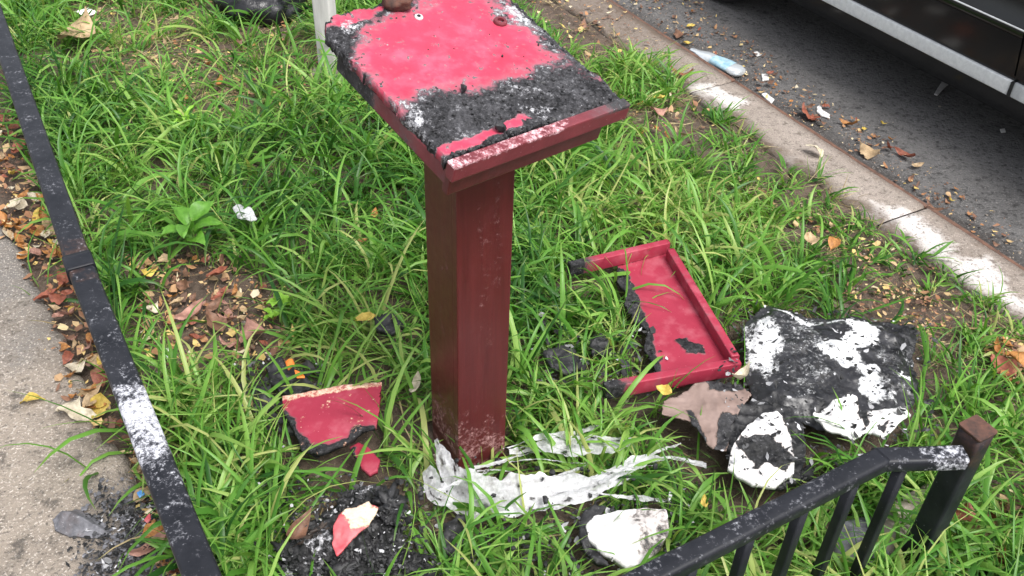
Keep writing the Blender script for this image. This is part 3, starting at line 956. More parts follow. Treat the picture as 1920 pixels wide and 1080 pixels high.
# ------------------------------------------------------------------ parked car
CV = 2.86
car = thing('parked_car', 'glossy black car parked at the kerb with pale sill trim', 'car', W(1.9, CV + 0.9, ROAD_Z))
prof = np.array([(0.30, 0.02), (0.10, 0.03), (0.035, 0.06), (0.014, 0.10), (0.004, 0.155), (-0.006, 0.21), (-0.024, 0.28), (-0.040, 0.345), (-0.046, 0.372), (-0.034, 0.386), (-0.038, 0.52),
                 (-0.022, 0.70), (0.0, 0.755), (0.03, 0.775)])
UC0, UC1 = -0.45, 4.15
def plan(s):                    # taper at nose and tail
    e = np.abs((s - (UC0 + UC1) / 2) / ((UC1 - UC0) / 2))
    return 0.30 * np.clip((e - 0.72) / 0.28, 0, 1) ** 2.2
def shell(name, u0, u1, pr, off, n=40, both=False, close=None):
    us = np.linspace(u0, u1, n)
    gu = np.repeat(us[:, None], len(pr), 1)
    gv = CV + pr[None, :, 0] + plan(gu) - off
    gz = ROAD_Z + 0.12 + pr[None, :, 1] + 0 * gu
    if close:
        cv = 2 * (CV + 0.9) - gv
        gv = np.concatenate([gv, cv[:, ::-1]], 1)
        gz = np.concatenate([gz, gz[:, ::-1]], 1)
        gu = np.concatenate([gu, gu], 1)
    k, m_ = gu.shape
    idx = np.arange(k * m_).reshape(k, m_)
    F = np.stack([idx[:-1, :-1], idx[1:, :-1], idx[1:, 1:], idx[:-1, 1:]], -1).reshape(-1, 4)
    if close:
        F = np.vstack([F, np.stack([idx[:-1, -1], idx[1:, -1], idx[1:, 0], idx[:-1, 0]], -1)])
        # end caps
        caps = []
        for r_, rev in ((0, False), (k - 1, True)):
            for j in range(m_ // 2 - 1):
                q = [idx[r_, j], idx[r_, j + 1], idx[r_, m_ - 2 - j], idx[r_, m_ - 1 - j]]
                caps.append(q[::-1] if rev else q)
        F = np.vstack([F, np.array(caps)])
    V = np.stack([UD[0] * gu + VD[0] * gv, UD[1] * gu + VD[1] * gv, gz], -1).reshape(-1, 3)
    me = raw_mesh(name, V, F)
    bm = bmesh.new()
    bm.from_mesh(me)
    bmesh.ops.recalc_face_normals(bm, faces=bm.faces)
    bm.to_mesh(me)
    bm.free()
    return me
add('body', shell('body', UC0, UC1, prof, 0.0, 60, close=True), M['car_paint'], car)
cab = np.array([(0.05, 0.765), (0.16, 0.95), (0.27, 1.10), (0.36, 1.17), (0.5, 1.20)])
add('cabin', shell('cabin', 0.75, 3.45, cab, 0.0, 20, close=True), M['car_glass'], car)
roof = np.array([(0.33, 1.165), (0.40, 1.195), (0.52, 1.215)])
add('roof', shell('roof', 0.95, 3.2, roof, 0.004, 20, close=True), M['car_paint'], car)
dprof = prof[5:]
GAP = 1.672
def door(u0, u1, wu):
    me = shell('door', u0, u1, dprof, 0.005, 24)
    d = add('door', me, M['car_paint'], car)
    me = sweep('sill_trim', [W(u0, CV - 0.003, ROAD_Z + 0.12 + 0.172), W(u1, CV - 0.003, ROAD_Z + 0.12 + 0.172)], 0.022, 0.052, 0.006, 0.1)
    add('sill_trim', me, M['chrome'], car)
    hm = sweep('door_handle', [W(u1 - 0.30, CV - 0.055, ROAD_Z + 0.78), W(u1 - 0.12, CV - 0.055, ROAD_Z + 0.78)], 0.025, 0.028, 0.008, 0.02)
    h_ = link('door_handle', hm, M['car_paint'])
    h_.parent = d
    return d
door(GAP + 0.006, GAP + 1.02, 0)
door(GAP - 0.95, GAP - 0.006, 0)
me = box_mesh('gap_seal', UDv := np.array([UD[0], UD[1], 0]) * 0.012, np.array([VD[0], VD[1], 0]) * 0.02, ZZ * 0.05, W(GAP - 0.006, CV - 0.0165, ROAD_Z + 0.12 + 0.147), 0.001)
add('gap_seal', me, M['rubber'], car)
me = sweep('crease_highlight', [W(GAP - 0.9, CV - 0.0535, ROAD_Z + 0.12 + 0.378), W(GAP + 1.0, CV - 0.0535, ROAD_Z + 0.12 + 0.378)], 0.005, 0.005, 0.002, 0.2)  # thin pale strip put in as the highlight along the door crease
add('crease_highlight', me, M['chrome'], car)
def wheel(u, v):
    n = 40
    def lathe(name, pr, mat, par):
        ang = np.linspace(0, 2 * math.pi, n, endpoint=False)
        V = []
        for a in ang:
            for y, r in pr:
                p = W(u + r * math.cos(a), v + y, ROAD_Z + 0.32 + r * math.sin(a))
                V.append(p)
        k = len(pr)
        F = [[i * k + j, i * k + j + 1, ((i + 1) % n) * k + j + 1, ((i + 1) % n) * k + j] for i in range(n) for j in range(k - 1)]
        me = raw_mesh(name, np.array(V), np.array(F))
        if par is car:
            return add(name, me, mat, car)
        o = link(name, me, mat)
        o.parent = par
        return o
    ty = lathe('wheel', [(-0.10, 0.21), (-0.11, 0.26), (-0.10, 0.31), (-0.07, 0.32), (0.07, 0.32), (0.10, 0.31), (0.10, 0.2)], M['rubber'], car)
    lathe('rim', [(-0.085, 0.02), (-0.09, 0.06), (-0.06, 0.1), (-0.075, 0.2), (-0.10, 0.215)], M['alloy'], ty)
for u_ in (0.35, 3.25):
    for v_ in (CV + 0.14, CV + 1.66):
        wheel(u_, v_)

# ------------------------------------------------------------------ things lying in the bed
FOOT = []                     # footprints where grass does not grow through (world polygons)
def foot(poly_px, z=0.05):
    FOOT.append(np.array(px2(poly_px, z)))

def plate(name, px, z, thick, mat, label, cat, height=None, char=None, ash=None, res=0.004, rough=0.003, seed=0, group=None, parent=None, fp=True):
    poly = np.array(px2(px, z))
    attrs = {'char': char or (lambda x, y: 0 * x), 'ash': ash or (lambda x, y: 0 * x)}
    me = slab(name, poly, flat_frame(z), thick, res, height, attrs, rough, seed)
    o = link(name, me, M[mat])
    if parent is not None:
        return under(o, parent)
    tag(o, label, cat, group)
    if fp:
        FOOT.append(poly)
    return centre(o)

def B(px, z, soft=0.008, rough=0.012, freq=45, seed=0):
    return blotch(np.array(px2(px, z)), soft, rough, freq, seed)
def union(*fs):
    return lambda x, y: np.maximum.reduce([f(x, y) for f in fs])

# the broken door tray
TZ = 0.070
tray = thing('broken_tray', 'red wooden door tray burnt open at one side, lying in the grass', 'wooden tray', at((1250, 600), 0.05))
tpx = [(1172, 490), (1250, 468), (1375, 680), (1255, 705), (1243, 688), (1232, 640), (1212, 600), (1205, 575), (1190, 550), (1182, 520), (1160, 500)]
tch = np.array(px2([(1150, 480), (1178, 498), (1186, 520), (1200, 550), (1208, 575), (1222, 605), (1232, 650), (1243, 690), (1240, 720), (1180, 690), (1150, 600)], TZ))
tsp = np.array(px2([(1268, 626), (1290, 624), (1318, 636), (1322, 650), (1290, 650)], TZ))
tsp2 = np.array(px2([(1328, 672), (1352, 668), (1362, 682), (1330, 690)], TZ))
def tchar(x, y):
    return np.maximum.reduce([blotch(tch, 0.006, 0.010, 50, 1)(x, y), blotch(tsp, 0.004, 0.010, 60, 2)(x, y), blotch(tsp2, 0.004, 0.008, 60, 3)(x, y)])
tpo = np.array(px2([(1160, 486), (1252, 462), (1380, 688), (1252, 715), (1236, 690), (1208, 640), (1218, 610), (1192, 590), (1172, 560), (1178, 540), (1155, 515)], TZ))
me = slab('panel', tpo, flat_frame(TZ - 0.02), 0.008, 0.003, lambda x, y: sstep(0.3, 0.8, tchar(x, y)) * ((fbm(x, y, 60, 4, 8, True) - 0.5) * 0.014) + (fbm(x, y, 9, 2, 4) - 0.5) * 0.006,
          {'char': tchar}, 0.004, 7)
add('panel', me, M['red_panel'], tray)
FOOT.append(tpo)
def rail(a, b_, z0, w, h, charf, name='rail'):
    A, B_ = at(a, z0 + h / 2), at(b_, z0 + h / 2)
    me = sweep(name, [A, B_], w, h, 0.003, 0.008)
    L = np.linalg.norm(B_ - A)
    set_attr(me, 'char', lambda c: charf((c - A) @ (B_ - A) / L / L) + 0.12 * (fbm(c[:, 0], c[:, 1], 60, 3, 6) > 0.62))
    return add(name, me, M['red_panel'], tray)
rail((1252, 462), (1066, 505), TZ - 0.022, 0.021, 0.038, lambda t: 1.0 * sstep(0.66, 1.0, t))
rail((1256, 476), (1377, 678), TZ - 0.022, 0.021, 0.036, lambda t: 0 * t)
rail((1384, 687), (1132, 733), TZ - 0.022, 0.022, 0.040, lambda t: 1.0 * sstep(0.74, 1.0, t))

for q_ in ([(1060, 492), (1180, 468), (1180, 500), (1070, 520)], [(1125, 722), (1240, 700), (1250, 730), (1130, 750)]):
    foot(q_, TZ)
# broken red panel on the left and its splinter
PZ = 0.085
po = [(530, 742), (560, 738), (640, 722), (716, 716), (711, 760), (706, 798), (680, 806), (650, 830), (600, 848), (565, 840), (548, 800), (530, 768)]
pc = np.array(px2([(535, 770), (552, 785), (562, 815), (580, 832), (610, 838), (650, 822), (670, 800), (705, 796), (715, 830), (640, 870), (540, 850)], PZ))
pe = np.array(px2([(525, 736), (720, 708), (719, 724), (650, 731), (560, 748), (530, 752)], PZ))
o = plate('broken_board', po, PZ, 0.014, 'red_panel', 'broken pinkish red board with charred lower edge lying left of the pedestal', 'broken board',
          lambda x, y: blotch(pc, 0.006, 0.008, 50, 4)(x, y) * (fbm(x, y, 60, 4, 8, True) - 0.6) * 0.016, blotch(pc, 0.006, 0.010, 50, 4),
          lambda x, y: blotch(pe, 0.004, 0.004, 60, 5)(x, y) * 0.6 + (fbm(x, y, 90, 3, 9) > 0.72) * 0.3, 0.003, 0.002, 3)
o = plate('red_splinter', [(655, 838), (672, 830), (690, 838), (712, 862), (708, 882), (692, 888), (678, 876)], 0.06, 0.012, 'red_panel', 'small red splinter just below the broken red board', 'wood splinter',
          None, B([(650, 845), (664, 838), (680, 880), (660, 880)], 0.06, 0.004, 0.006), None, 0.003, 0.002, 5)
# the printed scrap
o = plate('printed_scrap', [(625, 990), (650, 955), (690, 935), (708, 948), (690, 985), (662, 1012), (630, 1038), (623, 1015)], 0.095, 0.006, 'rag_red', 'curled red and cream printed scrap on the black ash heap', 'paper scrap',
          lambda x, y: 0.02 * np.sin((x + y) * 40) * 0.4 + (fbm(x, y, 40, 3, 6) - 0.5) * 0.014, None,
          B([(640, 960), (690, 930), (712, 950), (690, 985), (655, 990)], 0.095, 0.01, 0.02, 60, 6), 0.003, 0.002, 6)
# charred heap (bottom)
hp = [(520, 1100), (535, 1040), (560, 985), (620, 960), (660, 925), (720, 915), (748, 935), (742, 980), (760, 1030), (810, 1060), (835, 1100)]
hz = 0.03
hpo = np.array(px2(hp, hz))
o = plate('charred_heap', hp, hz, 0.03, 'char', 'heap of black charred remains with white flecks at the lower edge', 'charred heap',
          lambda x, y: sstep(0, 0.07, edge_dist(x, y, hpo)) * 0.035 + (fbm(x, y, 32, 5, 15, True) - 0.5) * 0.045 + (fbm(x, y, 120, 3, 16) - 0.5) * 0.012, None,
          lambda x, y: union(B([(560, 1000), (640, 1030), (600, 1090), (530, 1085)], hz, 0.02, 0.03, 40, 7), B([(665, 930), (700, 918), (720, 935), (680, 945)], hz, 0.02, 0.02, 40, 8))(x, y) * 0.42, 0.004, 0.01, 8)
# big sheet
sz = 0.060
sp = [(1398, 640), (1392, 605), (1420, 580), (1445, 566), (1520, 582), (1600, 590), (1722, 607), (1718, 660), (1727, 735), (1700, 765), (1660, 800), (1600, 800), (1540, 790), (1480, 770), (1420, 752), (1400, 700)]
spo = np.array(px2(sp, sz))
whites = union(B([(1400, 610), (1440, 600), (1465, 640), (1450, 690), (1435, 712), (1412, 690), (1400, 650)], sz, 0.020, 0.02, 40, 31),
               B([(1445, 572), (1510, 582), (1560, 596), (1640, 598), (1650, 640), (1610, 665), (1640, 690), (1668, 740), (1640, 765), (1612, 745), (1608, 710), (1570, 690), (1530, 655), (1570, 640), (1590, 615), (1500, 612), (1480, 600)], sz, 0.012, 0.030, 34, 32),
               B([(1690, 690), (1715, 700), (1708, 712), (1690, 706)], sz, 0.005, 0.01, 40, 33))
greys = union(B([(1460, 590), (1560, 600), (1620, 640), (1560, 690), (1470, 680)], sz, 0.05, 0.04, 20, 37), B([(1650, 650), (1715, 650), (1715, 730), (1670, 740)], sz, 0.03, 0.04, 25, 38), B([(1480, 640), (1640, 610), (1640, 700), (1500, 740)], sz, 0.02, 0.05, 22, 39))
blacks = union(B([(1525, 605), (1580, 600), (1600, 625), (1560, 640), (1530, 625)], sz, 0.006, 0.015, 50, 34), B([(1600, 660), (1630, 655), (1655, 680), (1620, 690)], sz, 0.005, 0.015, 50, 35),
               B([(1560, 690), (1600, 690), (1625, 710), (1590, 715)], sz, 0.005, 0.012, 50, 36))
def sheet_h(x, y):
    wx = x + (fbm(x, y, 9, 2, 43) - 0.5) * 0.05
    e_ = edge_dist(x, y, spo)
    return -0.022 * (1 - sstep(0.0, 0.035 + 0.03 * fbm(x, y, 6, 2, 48), e_)) + (fbm(wx, y, 6.5, 2, 41, True) - 0.5) * 0.028 + (fbm(wx, y, 19, 3, 42, True) - 0.5) * 0.016 + (fbm(x, y, 90, 2, 44) - 0.5) * 0.003
o = plate('charred_sheet', sp, sz, 0.002, 'charred_sheet', 'large crumpled black charred sheet patched with white ash, right of the red tray', 'charred sheet', sheet_h, None,
          lambda x, y: np.clip(np.maximum(whites(x, y) * 1.05, greys(x, y) * (0.46 * fbm(x, y, 30, 4, 64))) - 0.9 * blacks(x, y), 0, 1.05), 0.0035, 0.005, 9)
# torn white piece
tz = 0.085
o = plate('torn_white_board', [(1522, 782), (1560, 758), (1598, 736), (1622, 770), (1660, 768), (1692, 764), (1708, 780), (1680, 800), (1650, 822), (1625, 806), (1600, 826), (1560, 812), (1540, 800)], tz, 0.006, 'white_burnt',
          'torn white sheet fanned out at the foot of the charred sheet', 'torn board', lambda x, y: (fbm(x, y, 22, 3, 44, True) - 0.5) * 0.03,
          union(B([(1608, 740), (1630, 760), (1626, 805), (1612, 780)], tz, 0.004, 0.006, 60, 45), B([(1645, 800), (1665, 790), (1655, 822)], tz, 0.004, 0.006, 60, 46)), None, 0.0035, 0.003, 10)
# scorched white page (oval)
wz = 0.085
ov = [(1365, 880), (1372, 840), (1400, 800), (1430, 775), (1456, 772), (1480, 800), (1492, 845), (1488, 890), (1455, 912), (1410, 910)]
o = plate('scorched_white_board', ov, wz, 0.010, 'white_burnt', 'oval white board half covered in black char, below the charred sheet', 'burnt board', lambda x, y: (fbm(x, y, 26, 3, 47, True) - 0.5) * 0.016,
          union(B([(1385, 815), (1420, 820), (1470, 825), (1475, 845), (1488, 860), (1470, 885), (1440, 868), (1420, 876), (1402, 858), (1385, 846)], wz, 0.005, 0.014, 45, 48),
                B([(1455, 765), (1490, 790), (1500, 860), (1488, 860), (1480, 810)], wz, 0.003, 0.006, 45, 49)), None, 0.0035, 0.002, 11)
o = plate('charred_slab', [(1372, 790), (1390, 760), (1430, 750), (1478, 765), (1505, 800), (1512, 850), (1500, 900), (1470, 915), (1380, 900), (1362, 850)], 0.066, 0.012, 'char', 'black charred slab under the oval white board', 'charred slab',
          lambda x, y: (fbm(x, y, 35, 4, 50, True) - 0.5) * 0.02, None, None, 0.004, 0.006, 12)
# white panel with specks
qz = 0.07
qp = [(1100, 985), (1115, 968), (1160, 958), (1210, 952), (1248, 955), (1256, 990), (1240, 1025), (1200, 1056), (1175, 1062), (1130, 1035), (1105, 1010)]
qpo = np.array(px2(qp, qz))
o = plate('white_shell', qp, qz, 0.014, 'white_burnt', 'rounded white board freckled with black soot, right of the pedestal foot', 'burnt board',
          lambda x, y: 0.018 * sstep(0, 0.06, edge_dist(x, y, qpo)) + (fbm(x, y, 70, 3, 51) - 0.5) * 0.006,
          lambda x, y: B([(1190, 945), (1265, 945), (1265, 1010), (1215, 1060), (1180, 1020)], qz, 0.02, 0.02, 40, 52)(x, y) * 0.42, None, 0.003, 0.003, 13)
plate('charred_flake', [(1082, 980), (1100, 955), (1140, 945), (1120, 972), (1102, 1000), (1115, 1030), (1140, 1062), (1110, 1050), (1088, 1020)], 0.06, 0.01, 'char', 'black charred flake round the left edge of the freckled white board', 'charred flake',
      lambda x, y: (fbm(x, y, 35, 4, 53, True) - 0.5) * 0.02, None, None, 0.004, 0.006, 14)
# brown scorched page and pale chunk
bz = 0.075
plate('scorched_page', [(1270, 745), (1300, 722), (1340, 716), (1388, 722), (1408, 745), (1385, 770), (1372, 800), (1362, 850), (1335, 845), (1312, 815), (1290, 790), (1240, 778), (1245, 755)], bz, 0.003, 'brown_page',
      'crumpled brown scorched paper below the red tray', 'burnt paper', lambda x, y: (fbm(x, y, 10, 2, 54, True) - 0.5) * 0.022 + (fbm(x, y, 40, 3, 58, True) - 0.5) * 0.006,
      union(B([(1320, 715), (1400, 720), (1395, 735), (1330, 735)], bz, 0.005, 0.008, 50, 55), B([(1350, 780), (1380, 780), (1362, 850), (1340, 845)], bz, 0.006, 0.01, 50, 56), B([(1285, 770), (1296, 770), (1325, 830), (1310, 830)], bz, 0.003, 0.004, 50, 57)), None, 0.0035, 0.004, 15)
# black charred bits in the grass
for i, (px, lab) in enumerate([
        ([(1018, 665), (1050, 650), (1080, 662), (1095, 690), (1060, 702), (1030, 690)], 'black charred scrap in the grass midway between pedestal and red tray'),
        ([(1105, 640), (1128, 628), (1145, 650), (1130, 668), (1110, 660)], 'small black charred scrap beside the burnt edge of the red tray'),
        ([(498, 690), (520, 672), (548, 690), (585, 715), (560, 745), (520, 735), (505, 720)], 'black charred scrap above the broken red board'),
        ([(700, 600), (740, 588), (758, 610), (735, 630), (708, 622)], 'black charred scrap beside the yellow leaf left of the pedestal'),
        ([(830, 985), (862, 965), (885, 975), (880, 1010), (850, 1045), (830, 1025)], 'black charred strip in front of the plastic at the pedestal foot'),
        ([(475, 735), (505, 725), (512, 760), (490, 790), (470, 770)], 'black charred scrap beside the curled pale leaf left of the broken red board'),
        ([(1480, 880), (1520, 872), (1528, 895), (1500, 910)], 'black charred scrap at the lower right corner of the oval white board')]):
    plate('charred_scrap', px, 0.05, 0.012, 'char', lab, 'charred scrap', lambda x, y: (fbm(x, y, 40, 4, 60, True) - 0.5) * 0.03, None, None, 0.005, 0.008, 20 + i, 'charred scraps in the grass')
# ash and burnt lump on the pavement
gz_ = 0.018
ap = np.array(px2(ash_px, gz_))
pp, ss = [], []
rg = np.random.default_rng(3)
while len(pp) < 1600:
    x, y = rg.uniform(ap.min(0) - 0.03, ap.max(0) + 0.03)
    if rg.random() < float(blotch(ap, 0.06, 0.06, 14, 4)(np.array([x]), np.array([y]))[0]):
        pp.append(np.array([x, y, gz_ + 0.001]))
        ss.append(0.001 + 0.005 * rg.random() ** 4)
o = link('ash_flakes', crumbs('ash_flakes', pp, ss, 8, 0.45), M['grey_ash'])
o['kind'] = 'stuff'
lp = [(100, 975), (115, 960), (150, 955), (200, 985), (210, 1002), (180, 1008), (130, 1006), (105, 995)]
lpo = np.array(px2(lp, gz_))
plate('burnt_lump', lp, gz_, 0.004, 'grey_ash', 'grey burnt lump lying on the pavement beside the ash', 'burnt lump', lambda x, y: sstep(0, 0.03, edge_dist(x, y, lpo)) * 0.03 + (fbm(x, y, 40, 3, 61, True) - 0.5) * 0.012,
      lambda x, y: sstep(-0.02, 0.01, 0.5 * (fbm(x, y, 20, 3, 62) - 0.5)) * 0.3, None, 0.003, 0.003, 30, fp=False)
# stones behind the right rail and charred chunks on the heap
def place_lump(name, px, z, r, seed, sq, mat, label, cat, rot=0.0, sub=3, amp=0.35, freq=3.0):
    o = link(name, lump(name, r, seed, sq, sub, amp, freq), M[mat], loc=Vector(at(px, z)))
    o.rotation_euler = (0, 0, rot)
    return tag(o, label, cat)
place_lump('stone_block', (1690, 985), 0.03, 0.10, 4, (1.5, 0.45, 0.35), 'stone', 'long pale stone block in the grass beyond the bent black rail', 'stone', math.radians(35))
place_lump('ash_lump', (1605, 1020), 0.03, 0.055, 5, (1.3, 0.9, 0.6), 'grey_ash', 'grey ash-coated lump behind the bent black rail', 'burnt lump', 0.3)
FOOT.append(np.array(px2([(1560, 1000), (1640, 985), (1650, 1040), (1580, 1060)], 0.03)))
place_lump('bin_bag', (492, 18), 0.02, 0.15, 2, (1.1, 0.8, 0.75), 'bag', 'black bag slumped in the grass at the top of the bed', 'bag', 0.4, 4, 0.3)

for i_, (px_, z_, r_, sq_, ro_, mt_, lab_) in enumerate([
        ((728, 945), 0.075, 0.034, (0.8, 1.2, 0.7), 0.4, 'char', 'large black charred chunk at the upper tip of the red and cream scrap'),
        ((610, 990), 0.070, 0.026, (1.9, 0.6, 0.6), 0.7, 'char_brown', 'long brown charred chunk left of the red and cream scrap'),
        ((700, 1030), 0.070, 0.030, (1.2, 0.8, 0.6), 1.9, 'char', 'black charred chunk right below the red and cream scrap'),
        ((760, 1058), 0.060, 0.028, (1.0, 0.9, 0.6), 0.2, 'char', 'black charred chunk at the right end of the heap'),
        ((560, 1050), 0.065, 0.030, (1.3, 0.8, 0.6), 2.4, 'char', 'black charred chunk at the left end of the heap'),
        ((640, 1065), 0.070, 0.030, (1.1, 1.0, 0.6), 1.0, 'char', 'black charred chunk below the red and cream scrap at the lower edge')]):
    place_lump('charred_chunk', px_, z_ - 0.012, r_ * 0.78, 11 + i_, (sq_[0] * 1.25, sq_[1], sq_[2] * 0.7), mt_, lab_, 'charred chunk', ro_, 4, 1.1, 5.0)

# melted plastic round the pedestal foot
plastic = thing('melted_plastic', 'melted white plastic wrap trailing round the pedestal foot', 'plastic wrap', at((900, 920), 0.03))
def strip(pts, w, seed, tilt=0.5, res=0.004, mat='plastic', parent=plastic, name='plastic_strip', charamt=0.06):
    """Crinkled ribbon through (px, py, z) points."""
    P = np.array([at(p[:2], p[2]) for p in pts])
    Ws = np.array([p[3] if len(p) > 3 else w for p in pts])
    s = np.concatenate([[0], np.cumsum(np.linalg.norm(np.diff(P, axis=0), axis=1))])
    n = max(4, int(s[-1] / res))
    ss_ = np.linspace(0, s[-1], n)
    C = np.stack([np.interp(ss_, s, P[:, k]) for k in range(3)], -1)
    ker = np.ones(7) / 7
    for k in range(3):
        C[3:-3, k] = np.convolve(C[:, k], ker, 'valid')
    Wd = np.interp(ss_, s, Ws)
    T = np.gradient(C, axis=0)
    T /= np.linalg.norm(T, axis=1)[:, None]
    S = np.cross(T, ZZ)
    S /= np.linalg.norm(S, axis=1)[:, None] + 1e-9
    m_ = 18
    q = np.linspace(-0.5, 0.5, m_)
    wob = 1 + (fbm(ss_, 0 * ss_, 30, 3, seed) - 0.5) * 0.9
    edge = (fbm(ss_[:, None], q[None, :] * 0.0 + np.sign(q)[None, :], 22, 4, seed + 3) - 0.5) * 0.020
    off = q[None, :] * (Wd * wob)[:, None] + edge * np.abs(q)[None, :] * 2
    a = tilt + (fbm(ss_, 0 * ss_, 10, 2, seed + 5) - 0.5) * 1.0
    V = C[:, None, :] + S[:, None, :] * (off * np.cos(a)[:, None])[..., None] + ZZ * (off * np.sin(a)[:, None])[..., None]
    h = (fbm(ss_[:, None] * 0.25 + off * 0.4, off * 1.6, 30, 2, seed + 7) - 0.5) * 0.012 + (fbm(ss_[:, None] + 0 * off, off + 0.3 * ss_[:, None], 75, 3, seed + 8, True) - 0.5) * 0.007
    V = V + ZZ * h[..., None]
    V[..., 2] = np.maximum(V[..., 2], 0.004)
    idx = np.arange(n * m_).reshape(n, m_)
    F = np.stack([idx[:-1, :-1], idx[:-1, 1:], idx[1:, 1:], idx[1:, :-1]], -1).reshape(-1, 4)
    ch = sstep(0.62, 0.80, fbm(ss_[:, None] * 0.6 + 0 * off, off * 1.5, 55, 4, seed + 9)) * 0.6 + charamt
    me = raw_mesh(name, V.reshape(-1, 3), F, {'char': ch.ravel()})
    return add(name, me, M[mat], parent)
strip([(818, 822, 0.10, 0.012), (832, 862, 0.09, 0.035), (850, 905, 0.07, 0.07), (880, 925, 0.07, 0.075), (960, 928, 0.065, 0.065), (1040, 922, 0.06, 0.06), (1110, 912, 0.055, 0.05), (1180, 884, 0.055, 0.03)], 0.06, 70, -0.7)
strip([(800, 880, 0.05, 0.03), (820, 925, 0.05, 0.05), (880, 950, 0.045, 0.05), (980, 940, 0.05, 0.05), (1090, 925, 0.05, 0.05), (1135, 905, 0.05, 0.03)], 0.05, 71, -0.4)
strip([(955, 850, 0.05, 0.015), (1010, 838, 0.06, 0.025), (1075, 838, 0.065, 0.055), (1130, 834, 0.065, 0.05), (1185, 826, 0.06, 0.02)], 0.05, 72, -0.2)
strip([(1120, 905, 0.06, 0.03), (1165, 880, 0.065, 0.035), (1205, 860, 0.065, 0.03), (1260, 858, 0.06, 0.022), (1325, 872, 0.05, 0.02)], 0.03, 73, 0.2)
rs = np.random.default_rng(77)
for k in range(14):
    x0_, y0_ = [(840, 900), (900, 930), (960, 850), (1000, 925), (1080, 915), (1130, 900)][k % 6]
    ln = 60 + 140 * rs.random()
    x0_, y0_ = x0_ + rs.uniform(-30, 50), y0_ + rs.uniform(-22, 22)
    sl_ = rs.uniform(-0.45, 0.12)
    za = rs.uniform(0.035, 0.085)
    strip([(x0_, y0_, za, 0.004), (x0_ + ln * 0.35, y0_ + ln * 0.35 * sl_ + rs.uniform(-8, 8), za + 0.012, 0.010 * rs.random() + 0.004), (x0_ + ln * 0.7, y0_ + ln * 0.7 * sl_ + rs.uniform(-8, 8), za, 0.008), (x0_ + ln, y0_ + ln * sl_, za * 0.6, 0.002)], 0.01, 80 + k, rs.uniform(-0.5, 0.5), 0.006, name='plastic_strand')
FOOT.append(np.array(px2([(800, 870), (860, 905), (960, 905), (1110, 890), (1110, 935), (980, 960), (860, 955), (800, 920)], 0.03)))
FOOT.append(np.array([base[:2] + PV[:2] * a * 0.075 + PU[:2] * b_ * 0.085 for a, b_ in ((-1, -1), (1, -1), (1, 1), (-1, 1))]))

# pale stake behind the pedestal
sb_ = at((620, 138), 0.0)
stake = thing('wooden_stake', 'pale weathered stake standing behind the far left corner of the pedestal board', 'stake', sb_)
me = sweep('shaft', [sb_ - ZZ * 0.1, sb_ + ZZ * 1.0], 0.065, 0.055, 0.006, 0.04, 0.003, 5, zup=tuple(np.array([0.3, 1, 0]) / 1.044))
add('shaft', me, M['pale_wood'], stake)
bm_ = lump('footing', 0.075, 8, (1.0, 0.9, 0.35), 3, 0.3)
o = link('footing', bm_, M['stone'])
o.parent = stake
o.location = (0.01, -0.02, 0.005)

# crushed bottle in the gutter
bl = thing('plastic_bottle', 'crushed clear plastic bottle with bluish label lying in the gutter', 'bottle', at((1348, 116), ROAD_Z))
A, B_ = at((1296, 92), ROAD_Z + 0.02), at((1392, 138), ROAD_Z + 0.02)
ax = (B_ - A)
bLn = np.linalg.norm(ax)
ax /= bLn
sx = np.cross(ax, ZZ)
def bottle_part(name, prf, mat, grow=0.0):
    n = 28
    V = []
    for t, r in prf:
        for k in range(n):
            a = 2 * math.pi * k / n
            d = 1 + 0.10 * math.sin(3 * a + t * 9) * (0.2 < t < 0.95)
            V.append(A + ax * bLn * t + sx * 1.0 * (r + grow) * math.cos(a) * 1.15 * d + ZZ * (r + grow) * math.sin(a) * 0.55 * d)
    F = [[i * n + j, i * n + (j + 1) % n, (i + 1) * n + (j + 1) % n, (i + 1) * n + j] for i in range(len(prf) - 1) for j in range(n)]
    return add(name, raw_mesh(name, np.array(V), np.array(F)), M[mat], bl)
bottle_part('body', [(0.0, 0.004), (0.01, 0.012), (0.10, 0.013), (0.18, 0.018), (0.30, 0.030), (0.42, 0.034), (0.44, 0.032), (0.60, 0.034), (0.78, 0.033), (0.90, 0.034), (0.97, 0.028), (1.0, 0.015), (1.0, 0.001)], 'bottle')
bottle_part('wrapper', [(0.46, 0.0325), (0.55, 0.034), (0.68, 0.034), (0.80, 0.033)], 'bottle_label', 0.001)

